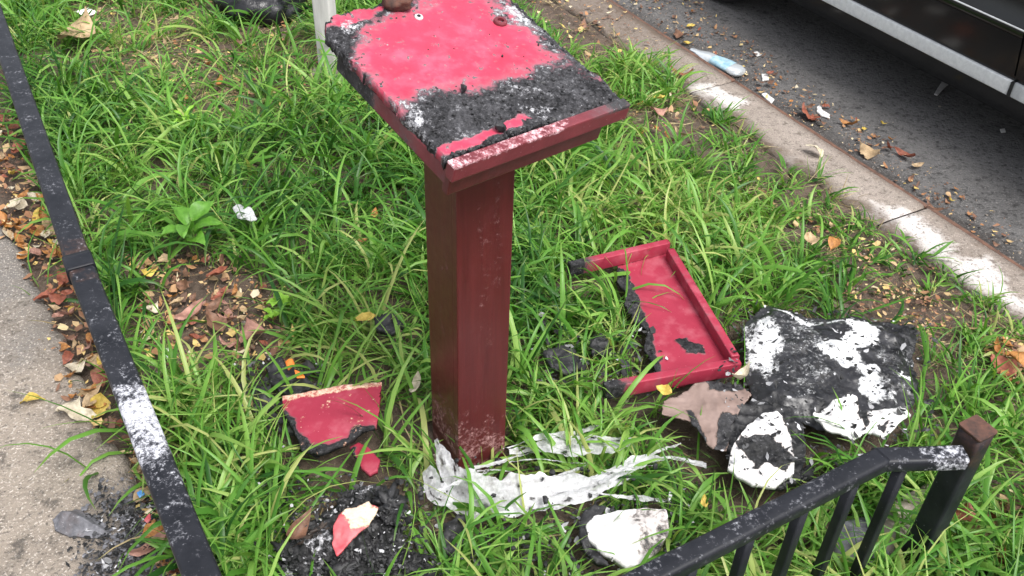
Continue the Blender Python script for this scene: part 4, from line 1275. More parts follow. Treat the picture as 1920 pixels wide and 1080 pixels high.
# ------------------------------------------------------------------ litter: leaves
def leaf_mesh(name, L, Wd, curl, fold, lobes, seed):
    rg = np.random.default_rng(seed)
    n, m_ = 9, 5
    t = np.linspace(0, 1, n)
    wd = Wd * np.sin(np.pi * t ** 0.8) ** 0.8 * (1 + lobes * np.sin(t * 16 + seed))
    wd[0] = wd[-1] = 0.0006
    q = np.linspace(-1, 1, m_)
    V = np.zeros((n, m_, 3))
    V[..., 0] = (t[:, None] - 0.5) * L
    V[..., 1] = q[None] * wd[:, None] * 0.5
    V[..., 2] = curl * (t[:, None] - 0.5) ** 2 * L * 2 + fold * np.abs(q)[None] * wd[:, None] * 0.5 + (rg.random((n, m_)) - 0.5) * L * 0.05 + 0.045 * L * np.sin(t[:, None] * 5 + q[None] * 2.2 + seed) + 0.03 * L * q[None] * np.sin(t[:, None] * 9 + seed)
    V[..., 2] -= V[..., 2].min()
    idx = np.arange(n * m_).reshape(n, m_)
    F = np.stack([idx[:-1, :-1], idx[1:, :-1], idx[1:, 1:], idx[:-1, 1:]], -1).reshape(-1, 4)
    # stalk
    st = np.array([[-0.5 * L, -0.0006, 0.002], [-0.5 * L, 0.0006, 0.002], [-0.72 * L, 0.0005, 0.004], [-0.72 * L, -0.0005, 0.004]])
    st[:, 2] += V[0, 2, 2]
    V = np.vstack([V.reshape(-1, 3), st])
    F = np.vstack([F, [[n * m_, n * m_ + 1, n * m_ + 2, n * m_ + 3]]])
    return raw_mesh(name, V, F)
SHAPES = [(1.0, 0.48, 0.5, 0.3, 0.05), (1.0, 0.62, 0.25, 0.5, 0.10), (1.0, 0.40, 0.9, 0.7, 0.0), (1.0, 0.75, 0.35, -0.35, 0.16), (1.0, 0.55, -0.3, 0.25, 0.08), (1.0, 0.30, 0.6, 1.0, 0.0)]
LM = {}
def leafdata(shape, colr):
    k = (shape, colr)
    if k not in LM:
        me = leaf_mesh('fallen_leaf', *SHAPES[shape], seed=shape * 7 + 1)
        me.materials.append(M['leaf_' + colr])
        LM[k] = me
    return LM[k]
def leaf(px, z, size, colr, label, shape=None, rot=None, group=None, tilt=0.35, cat='leaf'):
    shape = random.randrange(len(SHAPES)) if shape is None else shape
    o = bpy.data.objects.new('fallen_leaf', leafdata(shape, colr))
    COL.objects.link(o)
    p = at(px, z) if len(px) == 2 else px
    o.location = Vector(p)
    o.scale = (size,) * 3
    o.rotation_euler = (random.uniform(-tilt, tilt), random.uniform(-tilt, tilt), random.uniform(0, 6.28) if rot is None else rot)
    return tag(o, label, cat, group)
G = 0.02
R_ = ROAD_Z + 0.008
SP = [  # px, z, size m, colour, label, shape, rot
    ((150, 66), 0.05, 0.17, 'tan', 'large dry tan leaf in the grass at the top left', 3, 1.2),
    ((413, 158), G, 0.055, 'orange', 'small upright orange tan leaf in the dry patch of grass', 2, 1.5),
    ((685, 600), 0.08, 0.055, 'yellow', 'bright yellow leaf on the grass left of the pedestal', 1, 0.2),
    ((1245, 733), 0.09, 0.040, 'yellow', 'round yellow leaf at the lower rail of the red tray', 1, 2.6),
    ((1392, 710), 0.10, 0.062, 'pale', 'pale cream curl at the corner of the red tray', 2, 0.75),
    ((782, 722), 0.06, 0.055, 'pale', 'yellowish leaf standing in the grass beside the post', 0, 1.3),
    ((278, 513), 0.035, 0.045, 'yellow', 'folded amber leaf beside the left black rail above the leaf pile', 3, 0.4),
    ((333, 568), 0.02, 0.040, 'tan', 'light tan leaf at the middle of the bare leafy patch', 1, 0.5),
    ((282, 583), 0.02, 0.050, 'pale', 'cream curled leaf at the left of the bare leafy patch', 3, 1.2),
    ((358, 590), 0.025, 0.085, 'pink', 'long pinkish brown leaf in the bare leafy patch', 0, 0.9),
    ((400, 608), 0.02, 0.075, 'brown', 'tawny brown leaf at the heart of the bare leafy patch', 1, 2.3),
    ((402, 575), 0.03, 0.055, 'brown', 'dull brown leaf above the tawny one in the bare leafy patch', 0, 1.0),
    ((410, 515), 0.03, 0.060, 'red', 'reddish leaf at the top of the bare leafy patch', 1, 0.4),
    ((475, 630), 0.02, 0.09, 'pink', 'crumbling pinkish leaf at the right of the bare leafy patch', 3, 2.0),
    ((271, 660), 0.02, 0.024, 'yellow', 'tiny yellow leaf at the lower left of the bare leafy patch', 1, 0.3),
    ((702, 403), 0.06, 0.040, 'orange', 'small orange leaf in the grass left of the pedestal shaft', 0, 1.5),
    ((684, 452), 0.06, 0.040, 'orange', 'small orange leaf low in the grass left of the pedestal shaft', 5, 0.2),
    ((470, 770), 0.05, 0.05, 'tan', 'curled pale leaf left of the broken red board', 2, 1.3),
    ((1295, 50), R_, 0.040, 'yellow', 'round yellow leaf on the road above the crushed bottle', 1, 0.3),
    ((1275, 68), R_, 0.07, 'brown', 'brown leaf in the gutter above the crushed bottle', 3, 2.0),
    ((1292, 82), R_, 0.05, 'yellow', 'mottled yellow leaf touching the neck of the crushed bottle', 5, 0.2),
    ((1278, 142), 0.012, 0.085, 'red', 'reddish dry leaf on the back edge of the kerb', 3, 2.7),
    ((1236, 185), 0.04, 0.045, 'yellow', 'pale yellow leaf beside the grass tuft near the kerb', 1, 0.4),
    ((1232, 212), 0.03, 0.065, 'pink', 'pinkish brown leaf right of the board corner', 3, 0.4),
    ((1275, 252), 0.03, 0.060, 'tan', 'yellowish tan leaf on the bare strip beside the kerb', 5, 2.5),
    ((1513, 218), R_, 0.085, 'red', 'reddish brown leaf clump in the gutter', 3, 2.3),
    ((1590, 234), R_, 0.07, 'orange', 'orange brown leaf on the road between two yellow scraps', 5, 2.5),
    ((1629, 288), R_, 0.085, 'tan', 'tan leaf lying against the steel kerb edge', 3, 2.2),
    ((1697, 293), R_, 0.085, 'red', 'narrow red brown leaf on the road near the kerb', 5, 2.2),
    ((1718, 312), R_, 0.05, 'tan', 'small dull tan leaf beside the narrow red brown leaf', 0, 0.3),
    ((1525, 285), 0.012, 0.07, 'pale', 'pale mottled leaf lying on the kerb', 4, 2.3),
    ((1518, 452), 0.05, 0.065, 'tan', 'light tan leaf in the grass below the kerb', 1, 1.4),
    ((1562, 458), 0.05, 0.065, 'orange', 'rusty tan leaf right of the light tan one below the kerb', 4, 1.2),
    ((1655, 232), R_, 0.035, 'yellow', 'small bright yellow leaf on the dark asphalt', 5, 0.2),
    ((1620, 243), R_, 0.030, 'yellow', 'little golden leaf left of the small bright yellow one', 1, 1.2),
    ((1672, 262), R_, 0.040, 'orange', 'thin orange leaf curl on the dark asphalt', 5, 0.4),
    ((1783, 376), R_, 0.030, 'yellow', 'lone lime yellow leaf on the asphalt by the lower kerb', 5, 0.1),
    ((1748, 392), R_ + 0.01, 0.06, 'brown', 'brown leaf in the gutter at the second kerb joint', 3, 2.4),
    ((1905, 675), 0.03, 0.07, 'orange', 'orange tan leaf at the right end of the bed', 3, 0.4),
    ((1880, 690), 0.02, 0.08, 'red', 'reddish leaf litter piece at the right end of the bed', 1, 2.0),
    ((30, 238), 0.02, 0.075, 'red', 'reddish brown leaf under the far end of the left rail', 3, 0.7),
    ((125, 530), 0.02, 0.08, 'red', 'long rust leaf against the left rail beside the pavement', 0, 2.2),
    ((88, 558), 0.02, 0.06, 'red', 'rust leaf lying toward the pavement near the left rail', 1, 0.6),
    ((140, 692), 0.02, 0.055, 'pale', 'cream leaf between pavement and left rail at mid height', 3, 0.8),
    ((62, 755), 0.016, 0.055, 'yellow', 'pale yellow leaf lying out on the pavement', 4, 0.2),
    ((130, 772), 0.02, 0.065, 'pale', 'cream leaf of the pair at the pavement edge', 3, 1.2),
    ((155, 782), 0.02, 0.060, 'pale', 'second cream leaf tucked against the first at the pavement edge', 1, 0.2),
    ((183, 765), 0.022, 0.045, 'orange', 'bright orange leaf beside the cream pair', 1, 0.2),
    ((262, 870), 0.022, 0.035, 'orange', 'bright orange leaf under the ash-whitened rail', 1, 0.1),
    ((290, 997), 0.022, 0.050, 'orange', 'orange leaf beside the ash on the pavement', 4, 0.2),
    ((275, 935), 0.022, 0.06, 'tan', 'tan leaf under the blue wrapper scrap', 4, 0.7),
    ((285, 1030), 0.022, 0.08, 'pink', 'pinkish leaf at the lower edge of the ash', 0, 0.8),
    ((1320, 942), 0.06, 0.030, 'yellow', 'tiny amber leaf in the grass above the right rail', 0, 1.5),
    ((1810, 970), 0.03, 0.06, 'red', 'rust leaf in the litter beyond the corner post', 3, 1.0),
    ((1760, 1040), 0.03, 0.06, 'brown', 'brown leaf in the litter at the lower right', 1, 2.0),
    ((555, 1005), 0.08, 0.085, 'brown', 'twisted brown leaf at the left of the black heap', 2, 1.3),
]
for (px, z, s, c_, lab, sh, ro) in SP:
    leaf(px, z, s, c_, lab, sh, ro)
# countable but alike: leaf litter by zone
CW = {'orange': 'orange', 'red': 'reddish', 'tan': 'tan', 'brown': 'brown', 'pale': 'cream', 'yellow': 'yellow', 'pink': 'pinkish'}
def zone(px, n, cols, label, group, smin, smax, z=0.015):
    poly = np.array(px2(px, z))
    k = 0
    while k < n:
        p = rg.uniform(poly.min(0), poly.max(0))
        if not inpoly(np.array(p[0]), np.array(p[1]), poly):
            continue
        c_ = random.choice(cols)
        leaf(np.array([p[0], p[1], z + rg.random() * 0.012]), 0, rg.uniform(smin, smax), c_, label.format(CW[c_]), None, None, group, 0.6)
        k += 1
zone([(0, 180), (30, 250), (130, 480), (215, 700), (260, 800), (180, 790), (120, 740), (90, 560), (0, 440)], 100, ['orange', 'orange', 'tan', 'tan', 'orange', 'pale', 'yellow', 'pink', 'red', 'brown'],
     'small {} leaf in the litter between pavement and left rail', 'leaf litter along the pavement edge', 0.022, 0.06, 0.016)
zone([(200, 790), (250, 790), (330, 1000), (340, 1080), (300, 1080), (255, 900)], 20, ['orange', 'tan', 'red', 'tan'], 'small {} leaf under the lower end of the left rail', 'leaf litter under the left rail', 0.02, 0.045, 0.016)
zone([(255, 490), (420, 480), (520, 560), (540, 660), (470, 690), (330, 690), (270, 640)], 45, ['brown', 'brown', 'pink', 'tan', 'red', 'orange'], 'small {} leaf scrap in the bare leafy patch', 'leaf scraps in the bare patch', 0.02, 0.055, 0.008)
zone([(1180, 20), (1260, 60), (1330, 120), (1500, 210), (1690, 330), (1800, 420), (1880, 480), (1850, 420), (1700, 290), (1560, 190), (1420, 100), (1300, 20), (1200, -10)], 42, ['brown', 'red', 'brown', 'orange', 'tan'],
     'small {} leaf scrap in the gutter beside the steel kerb edge', 'leaf scraps in the gutter', 0.012, 0.04, R_)
zone([(1800, 1010), (1920, 940), (1920, 1080), (1760, 1080)], 28, ['red', 'brown', 'orange', 'tan'], 'small {} leaf in the litter at the lower right corner', 'leaf litter beyond the right rail', 0.02, 0.055, 0.012)
zone([(1180, 190), (1260, 200), (1340, 260), (1400, 320), (1300, 290), (1200, 250)], 10, ['brown', 'tan', 'orange'], 'small {} leaf scrap on the bare strip behind the kerb', 'leaf scraps behind the kerb', 0.02, 0.045, 0.01)
zone([(1850, 640), (1920, 650), (1920, 740), (1870, 700)], 8, ['red', 'orange', 'brown'], 'small {} leaf scrap at the right end of the bed', 'leaf scraps at the right end', 0.02, 0.05, 0.01)
zone([(150, 20), (600, 20), (600, 180), (420, 260), (200, 240)], 24, ['brown', 'tan', 'orange', 'tan'], 'small {} leaf scrap in the sparse grass at the top', 'leaf scraps in the sparse grass', 0.018, 0.045, 0.012)

m, nt, b, out = newmat('leaf_flakes')
c = ramp(nt, attr(nt, 'rnd'), [(0.0, (0.09, 0.05, 0.032)), (0.3, (0.20, 0.10, 0.06)), (0.55, (0.32, 0.15, 0.06)), (0.75, (0.42, 0.29, 0.16)), (0.9, (0.55, 0.40, 0.12)), (1.0, (0.58, 0.5, 0.36))])
nt.links.new(c, b.inputs['Base Color'])
b.inputs['Roughness'].default_value = 0.65
M['leaf_flakes'] = m
def flakes(name, zones, seed, mat='leaf_flakes'):
    r0 = np.random.default_rng(seed)
    pts, sz = [], []
    for px, n, z, smax in zones:
        poly = np.array(px2(px, z))
        f = blotch(poly, 0.02, 0.04, 12, seed)
        q = r0.uniform(poly.min(0) - 0.03, poly.max(0) + 0.03, (n * 6, 2))
        q = q[r0.random(len(q)) < f(q[:, 0], q[:, 1])][:n]
        pts.append(np.column_stack([q, np.full(len(q), z) + 0.012 * r0.random(len(q))]))
        sz.append(0.003 + (smax - 0.003) * r0.random(len(q)) ** 3)
    P, S = np.vstack(pts), np.concatenate(sz)
    n = len(P)
    a = r0.uniform(0, 6.283, n)
    asp = r0.uniform(0.25, 0.8, n)
    base2 = np.array([(-1, 0), (-0.3, -1), (0.5, -0.8), (1, 0), (0.4, 0.9), (-0.4, 0.8)])
    V = np.zeros((n, 6, 3))
    j = 0.7 + 0.6 * r0.random((n, 6))
    lx, ly = base2[None, :, 0] * j, base2[None, :, 1] * j * asp[:, None]
    V[..., 0] = P[:, 0, None] + S[:, None] * (lx * np.cos(a)[:, None] - ly * np.sin(a)[:, None])
    V[..., 1] = P[:, 1, None] + S[:, None] * (lx * np.sin(a)[:, None] + ly * np.cos(a)[:, None])
    V[..., 2] = P[:, 2, None] + S[:, None] * (0.25 * np.abs(lx) + r0.normal(0, 0.18, (n, 6)) + lx * r0.normal(0, 0.3, n)[:, None])
    i0 = np.arange(n)[:, None] * 6
    F = np.vstack([i0 + [[0, 1, 4, 5]], i0 + [[1, 2, 3, 4]]])
    o = link(name, raw_mesh(name, V.reshape(-1, 3), F, {'rnd': np.repeat(r0.random(n), 6)}, False), M[mat])
    o['kind'] = 'stuff'
flakes('leaf_litter', [
    ([(0, 150), (30, 250), (130, 480), (215, 700), (280, 850), (190, 800), (120, 740), (80, 560), (0, 420)], 950, 0.014, 0.020),
    ([(200, 790), (260, 790), (340, 1000), (350, 1090), (290, 1090), (255, 900)], 260, 0.014, 0.014),
    ([(255, 480), (430, 478), (540, 560), (565, 680), (470, 720), (330, 700), (270, 640)], 600, 0.004, 0.018),
    ([(130, 0), (600, 0), (620, 190), (450, 270), (280, 200), (150, 120)], 900, 0.004, 0.016),
    ([(1120, -20), (1260, 70), (1500, 225), (1690, 345), (1900, 500), (1900, 440), (1700, 290), (1560, 190), (1420, 90), (1300, 0)], 700, ROAD_Z + 0.004, 0.014),
    ([(960, -60), (1150, 0), (1290, 130), (1340, 250), (1180, 260), (1120, 140), (1000, 40)], 500, 0.004, 0.016),
    ([(1780, 1010), (1920, 900), (1920, 1120), (1740, 1120)], 500, 0.006, 0.016),
    ([(1540, 530), (1720, 540), (1790, 590), (1760, 640), (1600, 590)], 260, 0.004, 0.012),
    ([(1850, 640), (1930, 640), (1930, 740), (1870, 710)], 180, 0.006, 0.018),
    ([(1400, 330), (1700, 470), (1900, 640), (1860, 680), (1600, 520), (1350, 330)], 350, 0.004, 0.012)], 6)

M['burnt_flakes'] = M['leaf_flakes'].copy()
for n_ in M['burnt_flakes'].node_tree.nodes:
    if n_.type == 'VALTORGB':
        for el, c_ in zip(n_.color_ramp.elements, [0.005, 0.008, 0.013, 0.022, 0.09, 0.55]):
            el.color = (c_, c_, c_ * 1.04, 1)
flakes('burnt_flakes', [
    ([(520, 1090), (540, 980), (660, 915), (750, 930), (830, 1080)], 900, 0.062, 0.0075),
    ([(480, 900), (900, 900), (1300, 900), (1330, 1080), (480, 1080)], 700, 0.03, 0.010),
    ([(1380, 570), (1740, 600), (1740, 800), (1500, 920), (1350, 880)], 900, 0.085, 0.010),
    ([(1000, 600), (1250, 620), (1250, 740), (1000, 720)], 300, 0.04, 0.014),
    ([(450, 680), (600, 680), (600, 860), (450, 800)], 350, 0.03, 0.014),
    ([(190, 925), (300, 915), (330, 1000), (340, 1090), (150, 1090)], 700, 0.018, 0.007)], 16, 'burnt_flakes')

# small litter
def scrap(name, px, z, mat, label, cat, size, th=0.003, bumpy=0.004, seed=0):
    o = plate(name, px, z, th, mat, label, cat, lambda x, y: (fbm(x, y, 60, 3, seed) - 0.5) * bumpy, None, None, size, 0.001, seed, fp=False)
    return o
scrap('paper_scrap', [(1428, 176), (1436, 174), (1452, 186), (1446, 193)], R_ + 0.006, 'white_litter', 'small white oblong scrap against the steel kerb edge', 'litter', 0.003, 0.008)
scrap('paper_scrap', [(1428, 138), (1440, 138), (1442, 148), (1430, 150)], R_, 'white_litter', 'white crumb of litter below the crushed bottle', 'litter', 0.003, 0.008)
scrap('paper_curl', [(1532, 200), (1538, 196), (1542, 206), (1556, 214), (1556, 221), (1540, 216), (1532, 208)], R_, 'white_litter', 'curved white paper strip in the gutter', 'litter', 0.003, 0.006)
scrap('pale_feather', [(1752, 176), (1760, 162), (1768, 150), (1784, 146), (1784, 154), (1772, 162), (1758, 178)], R_, 'pale_wood', 'pale feather-like scrap on the road in the car shadow', 'litter', 0.003, 0.004)
scrap('paper_scrap', [(1412, 98), (1420, 96), (1428, 102), (1420, 106)], R_, 'white_litter', 'white fleck of litter right of the crushed bottle', 'litter', 0.003, 0.003)
scrap('paper_scrap', [(1875, 242), (1884, 240), (1886, 247), (1878, 248)], R_, 'white_litter', 'white fleck on the road below the car door gap', 'litter', 0.003, 0.003)
scrap('white_pebble', [(305, 655), (318, 652), (324, 664), (312, 670)], 0.02, 'white_litter', 'white pebble in the bare leafy patch', 'pebble', 0.003, 0.008, 0.006)
scrap('blue_wrapper', [(256, 924), (266, 918), (272, 926), (262, 934)], 0.04, 'blue_film', 'shiny blue wrapper scrap beside the left rail', 'litter', 0.003, 0.003, 0.01)
scrap('red_scrap', [(270, 975), (280, 960), (284, 972), (276, 982)], 0.03, 'rag_red', 'small red scrap beside the ash under the left rail', 'litter', 0.003, 0.003, 0.006)
scrap('orange_peel', [(534, 676), (548, 672), (552, 682), (540, 692)], 0.08, 'orange_peel', 'upper bit of orange peel above the broken red board', 'litter', 0.003, 0.004, 0.01)
scrap('orange_peel', [(552, 694), (568, 698), (572, 706), (556, 708)], 0.075, 'orange_peel', 'lower bit of orange peel above the broken red board', 'litter', 0.003, 0.004, 0.01)
scrap('grey_wisp', [(436, 390), (450, 382), (470, 388), (482, 410), (470, 416), (446, 408)], 0.09, 'plastic', 'grey wisp of plastic caught in the grass left of the pedestal', 'litter', 0.004, 0.003, 0.02)
scrap('white_wrapper', [(140, 22), (165, 14), (182, 22), (160, 30)], 0.06, 'white_litter', 'white wrapper in the grass above the large tan leaf', 'litter', 0.006, 0.003, 0.02)

# weeds
def weed(px, z, n, L, wd, mat, label, h, seed):
    r0 = np.random.default_rng(seed)
    c = at(px, 0.0)
    t = thing('leafy_weed', label, 'weed', c)
    me = sweep('stalk', [c, c + np.array([0.004, 0.003, h])], 0.003, 0.003, 0.001, 0.01, zup=(0.1, 1, 0))
    add('stalk', me, M['stem'], t)
    for k in range(n):
        lm = leaf_mesh('leaf', L, wd, -0.35, 0.35, 0.0, seed + k)
        a = 2.4 * k + seed
        o = link('leaf', lm, M[mat])
        o.parent = t
        rr = L * 0.55
        o.location = (rr * math.cos(a), rr * math.sin(a), h * (0.55 + 0.45 * k / n))
        o.rotation_euler = (0.2, -0.35, a)
weed((372, 490), 0, 8, 0.085, 0.045, 'weed', 'broad leaved green weed left of the pedestal above the bare patch', 0.14, 3)
weed((528, 590), 0, 6, 0.035, 0.028, 'weed_lime', 'low lime green weed with rounded leaves beside the bare patch', 0.05, 5)
weed((512, 608), 0, 5, 0.026, 0.020, 'weed_lime', 'smaller lime green weed just below the rounded-leaved one', 0.04, 8)
weed((355, 262), 0, 10, 0.05, 0.014, 'weed_lime', 'pale feathery weed among the grass at the upper left', 0.09, 11)

# ------------------------------------------------------------------ grass
SPARSE = [  # polygon in the bed, density factor, length factor
    ([(255, 470), (430, 478), (540, 560), (565, 650), (540, 720), (440, 740), (330, 690), (270, 640)], 0.10, 0.75),
    ([(130, 0), (590, 0), (610, 190), (450, 270), (280, 190), (150, 120)], 0.34, 0.75),
    ([(960, -60), (1150, 0), (1290, 130), (1340, 250), (1180, 260), (1120, 140), (1000, 40)], 0.10, 0.5),
    ([(1540, 530), (1700, 540), (1790, 590), (1760, 640), (1600, 590)], 0.08, 0.5),
    ([(1780, 1010), (1920, 880), (1920, 1120), (1740, 1120)], 0.18, 0.6),
    ([(1860, 600), (1960, 640), (1960, 720), (1890, 720)], 0.2, 0.6),
    ([(560, 90), (680, 120), (660, 170), (560, 160)], 0.3, 0.7),
    ([(1480, 620), (1560, 700), (1740, 820), (1560, 850), (1380, 800)], 0.25, 0.9),
]
CLEAR = [np.array(px2(q, 0.02)) for q in (
    [(262, 480), (420, 490), (520, 570), (550, 650), (500, 700), (400, 690), (300, 660)],
    [(0, 150), (20, 250), (100, 450), (170, 620), (225, 760), (290, 960), (330, 1090), (0, 1090)],
    [(1000, 20), (1120, 20), (1140, 80), (1060, 70)], [(1190, 205), (1320, 240), (1400, 310), (1300, 280)],
    [(1550, 545), (1700, 550), (1760, 590), (1600, 590)])]
SPW = [(np.array(px2(q, 0.0)), d, l) for q, d, l in SPARSE]
tall_a = np.array(px2([(290, 720), (420, 690), (480, 760), (520, 900), (540, 1090), (400, 1090), (330, 900)], 0.0))
tuft_px = np.array(px2([(1128, 150), (1150, 105), (1200, 105), (1300, 175), (1290, 205), (1200, 200), (1150, 190)], 0.0))

def grass_field(name, ntuft, per, seed, mat, lmean, wmean, dens_fn, urange, vrange, lean=(0.15, 0.9), bendr=(0.5, 2.0), K=6):
    rg = np.random.default_rng(seed)
    tu, tv = rg.uniform(*urange, ntuft), rg.uniform(*vrange, ntuft)
    x, y = UD[0] * tu + VD[0] * tv, UD[1] * tu + VD[1] * tv
    d, lf = dens_fn(x, y)
    keep = rg.random(ntuft) < d
    x, y, lf = x[keep], y[keep], lf[keep]
    nt_ = len(x)
    tl = 0.75 + 0.5 * rg.random(nt_)
    tang = rg.uniform(0, 2 * np.pi, nt_)
    ti = np.repeat(np.arange(nt_), per)
    n = len(ti)
    ang0 = rg.uniform(0, 2 * np.pi, n)
    rad = 0.022 * np.sqrt(rg.random(n))
    bx, by = x[ti] + rad * np.cos(ang0), y[ti] + rad * np.sin(ang0)
    inside = np.zeros(n, bool)
    for q in FOOT:
        inside |= inpoly(bx, by, q)
    sel = ~inside
    bx, by, ti, ang0 = bx[sel], by[sel], ti[sel], ang0[sel]
    n = len(bx)
    L = np.minimum(np.clip(rg.normal(lmean, lmean * 0.33, n), lmean * 0.25, lmean * 2.0) * tl[ti] * lf[ti], 0.36)
    az = np.where(rg.random(n) < 0.55, ang0 + rg.normal(0, 0.6, n), tang[ti] + rg.normal(0, 0.7, n))
    lean0 = rg.uniform(*lean, n)
    bend = rg.uniform(*bendr, n) * (0.6 + 0.5 * L / lmean)
    Wd = wmean * (0.30 + 1.1 * rg.random(n) ** 1.3) * np.minimum(0.7 + 0.3 * L / lmean, 1.1)
    side0 = rg.normal(0, 0.5, n)
    P = np.zeros((n, K + 1, 3))
    P[:, 0] = np.stack([bx, by, bedh(bx, by) - 0.004], -1)
    azk = az.copy()
    drift = rg.normal(0, 0.16, n)
    tans = []
    for k in range(K):
        s = (k + 0.5) / K
        a = np.minimum(lean0 + bend * s ** 1.4, 2.3)
        azk = azk + drift
        dvec = np.stack([np.sin(a) * np.cos(azk), np.sin(a) * np.sin(azk), np.cos(a)], -1)
        tans.append(dvec)
        P[:, k + 1] = P[:, k] + dvec * (L / K)[:, None]
    gz0 = bedh(bx, by)[:, None]
    P[..., 2] = np.maximum(P[..., 2], gz0 + 0.004 + 0.012 * rg.random((n, 1)))
    # blades that would lie across the things in the bed are mostly flattened by them
    cover = np.zeros(n)
    for q in FOOT:
        lo_, hi_ = q.min(0) - 0.02, q.max(0) + 0.02
        m_ = (P[..., 0] > lo_[0]) & (P[..., 0] < hi_[0]) & (P[..., 1] > lo_[1]) & (P[..., 1] < hi_[1])
        c_ = m_.copy()
        if m_.any():
            c_[m_] = inpoly(P[..., 0][m_], P[..., 1][m_], q)
        cover = np.maximum(cover, c_.mean(1))
    soft_ = np.zeros(n)
    for q in CLEAR:
        soft_ = np.maximum(soft_, inpoly(P[..., 0], P[..., 1], q).mean(1))
    r_ = rg.random(n)
    kp = ((cover < 0.10) | ((cover < 0.35) & (r_ < 0.40)) | (r_ < 0.11)) & ((soft_ < 0.3) | (rg.random(n) < 0.22))
    P, az, Wd, bx, by = P[kp], az[kp], Wd[kp], bx[kp], by[kp]
    tans = [q[kp] for q in tans]
    n = len(az)
    S = np.stack([-np.sin(az), np.cos(az), np.zeros(n)], -1)
    tw = rg.normal(0, 0.45, n)
    T0 = tans[K // 2]
    Nn = np.cross(S, T0)
    S = S * np.cos(tw)[:, None] + Nn * np.sin(tw)[:, None]
    prof = np.array([0.62, 0.9, 1.0, 0.95, 0.8, 0.52, 0.04]) if K == 6 else np.interp(np.linspace(0, 1, K + 1), np.linspace(0, 1, 7), [0.62, 0.9, 1.0, 0.95, 0.8, 0.52, 0.04])
    hw = prof[None, :] * Wd[:, None] * 0.5
    Lf = P - S[:, None] * hw[..., None]
    Rt = P + S[:, None] * hw[..., None]
    Md = P + (-Nn)[:, None] * (hw * 0.35)[..., None]
    V = np.stack([Lf, Md, Rt], 2)                       # n, K+1, 3, 3
    idx = np.arange(n * (K + 1) * 3).reshape(n, K + 1, 3)
    F = np.concatenate([np.stack([idx[:, :-1, j], idx[:, :-1, j + 1], idx[:, 1:, j + 1], idx[:, 1:, j]], -1).reshape(-1, 4) for j in (0, 1)])
    patch = fbm(bx, by, 3.0, 3, 91)
    rnd = np.clip(rg.normal(0.5, 0.26, n) + (patch - 0.5) * 0.9, 0, 1)
    singe = np.exp(-(np.hypot(bx - base[0] - 0.05, by - base[1] + 0.06) / 0.22) ** 2)
    rnd = np.clip(rnd + singe * rg.random(n) * 0.6, 0, 1)
    rnd = np.repeat(rnd[:, None], (K + 1) * 3, 1).ravel()
    t = np.tile(np.repeat(np.linspace(0, 1, K + 1), 3)[None], (n, 1)).ravel()
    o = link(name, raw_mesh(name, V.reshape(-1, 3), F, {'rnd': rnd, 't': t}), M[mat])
    o['kind'] = 'stuff'
    return o, n

def dens_green(x, y):
    u, v = toUV(np.stack([x, y], -1))
    d = np.ones(len(x)) * (0.55 + 0.95 * (fbm(x, y, 5, 3, 81) - 0.35))
    lf = np.ones(len(x)) * (0.85 + 0.5 * (fbm(x, y, 2.5, 2, 82) - 0.4))
    # shorter towards the kerb
    k = sstep(1.45, 2.05, v)
    lf *= 1 - 0.58 * k
    d *= 1 - 0.25 * k
    for q, dd, ll in SPW:
        s = blotch(q, 0.05, 0.06, 9, 7)(x, y)
        d *= 1 - s * (1 - dd)
        lf *= 1 - s * (1 - ll)
    lf = np.where(inpoly(x, y, tall_a), lf * 1.15, lf)
    d = np.where(inpoly(x, y, tall_a), 1.3, d)
    fr = (u > 0.36) & (u < 0.60) & (v > 0.5) & (v < 1.50)
    lf = np.where(fr, 1.3, lf)
    d = np.where(fr, 1.4, d)
    tt = inpoly(x, y, tuft_px)
    d = np.where(tt, 0.9, d)
    lf = np.where(tt, 0.55, lf)
    # bare line next to the pavement
    b0 = 1 - sstep(0.0, 0.07, v)
    d *= 1 - 0.93 * b0
    d *= np.where((v > KB + 0.0), 0, 1)
    return d, lf

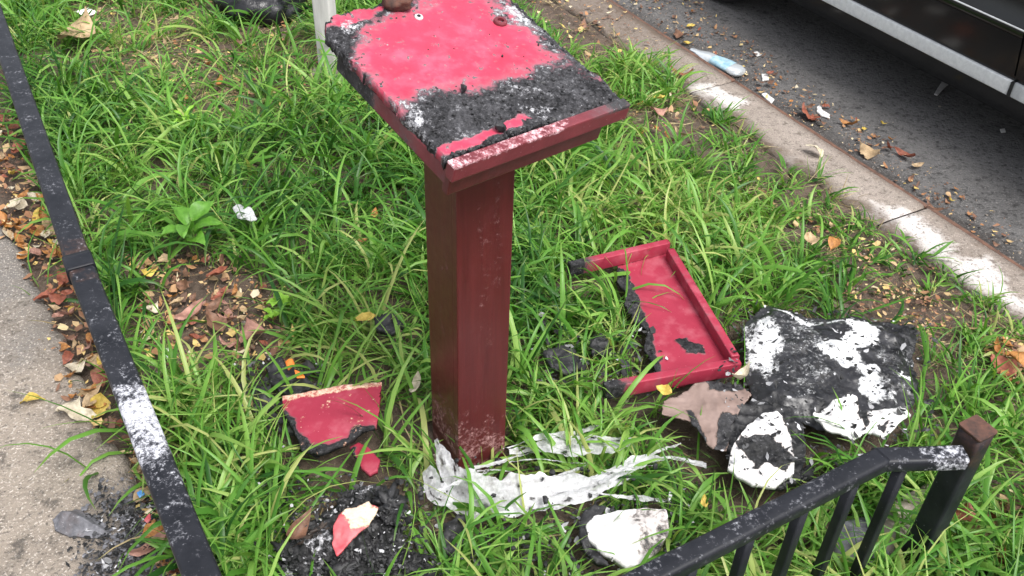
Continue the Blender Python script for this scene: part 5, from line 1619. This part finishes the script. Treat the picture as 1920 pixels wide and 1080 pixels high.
def dens_dry(x, y):
    u, v = toUV(np.stack([x, y], -1))
    d = np.ones(len(x)) * 0.24
    lf = np.ones(len(x)) * 0.9
    for q, dd, ll in SPW:
        s = blotch(q, 0.07, 0.08, 9, 7)(x, y)
        d = np.maximum(d, s * 1.0)
    d = np.maximum(d, 0.5 * sstep(1.6, 2.0, v))
    d = np.maximum(d, 0.5 * (1 - sstep(-0.05, 0.06, v)))
    d *= (v < KB + 0.02)
    return d, lf

o, n1 = grass_field('grass', 4600, 13, 1, 'grass', 0.195, 0.0096, dens_green, (0.25, 4.9), (-0.10, KB + 0.0))
o, n2 = grass_field('dry_grass', 3600, 7, 2, 'straw', 0.085, 0.003, dens_dry, (0.25, 4.9), (-0.14, KB + 0.01), (0.8, 1.5), (0.1, 0.9), 4)
o, n3 = grass_field('low_grass', 5600, 8, 4, 'grass', 0.070, 0.0046, dens_green, (0.25, 4.9), (-0.12, KB + 0.0), (0.3, 1.2), (0.3, 1.5), 4)

# scattered fine litter and charcoal in the bed
pp, ss = [], []
while len(pp) < 1500:
    u, v = rg.uniform(0.5, 4.5), rg.uniform(-0.1, KB)
    p = W(u, v)
    pp.append(np.array([p[0], p[1], bedz(np.array(u), np.array(v)) + 0.002]))
    ss.append(0.0015 + 0.005 * rg.random() ** 3)
o = link('soil_crumbs', crumbs('soil_crumbs', pp, ss, 9), M['stone'])
o['kind'] = 'stuff'
pp, ss = [], []
while len(pp) < 500:
    p = at((rg.uniform(480, 1300), rg.uniform(880, 1080)), 0.02)
    if inpoly(p[0], p[1], qpo + 0.0):
        continue
    pp.append(np.array([p[0], p[1], 0.01 + 0.08 * rg.random() ** 2]))
    ss.append(0.0015 + 0.006 * rg.random() ** 3)
o = link('charcoal_crumbs', crumbs('charcoal_crumbs', pp, ss, 10), M['char'])
o['kind'] = 'stuff'
# grit and crumbs of leaf on the road
pp, ss = [], []
while len(pp) < 1300:
    u, v = rg.uniform(0.8, 4.5), KF + 0.01 + abs(rg.normal(0, 0.18))
    p = W(u, v)
    pp.append(np.array([p[0], p[1], ROAD_Z + 0.002]))
    ss.append(0.001 + 0.004 * rg.random() ** 4)
o = link('road_grit', crumbs('road_grit', pp, ss, 12), M['stone'])
o['kind'] = 'stuff'
print('grass blades', n1, n2, n3)
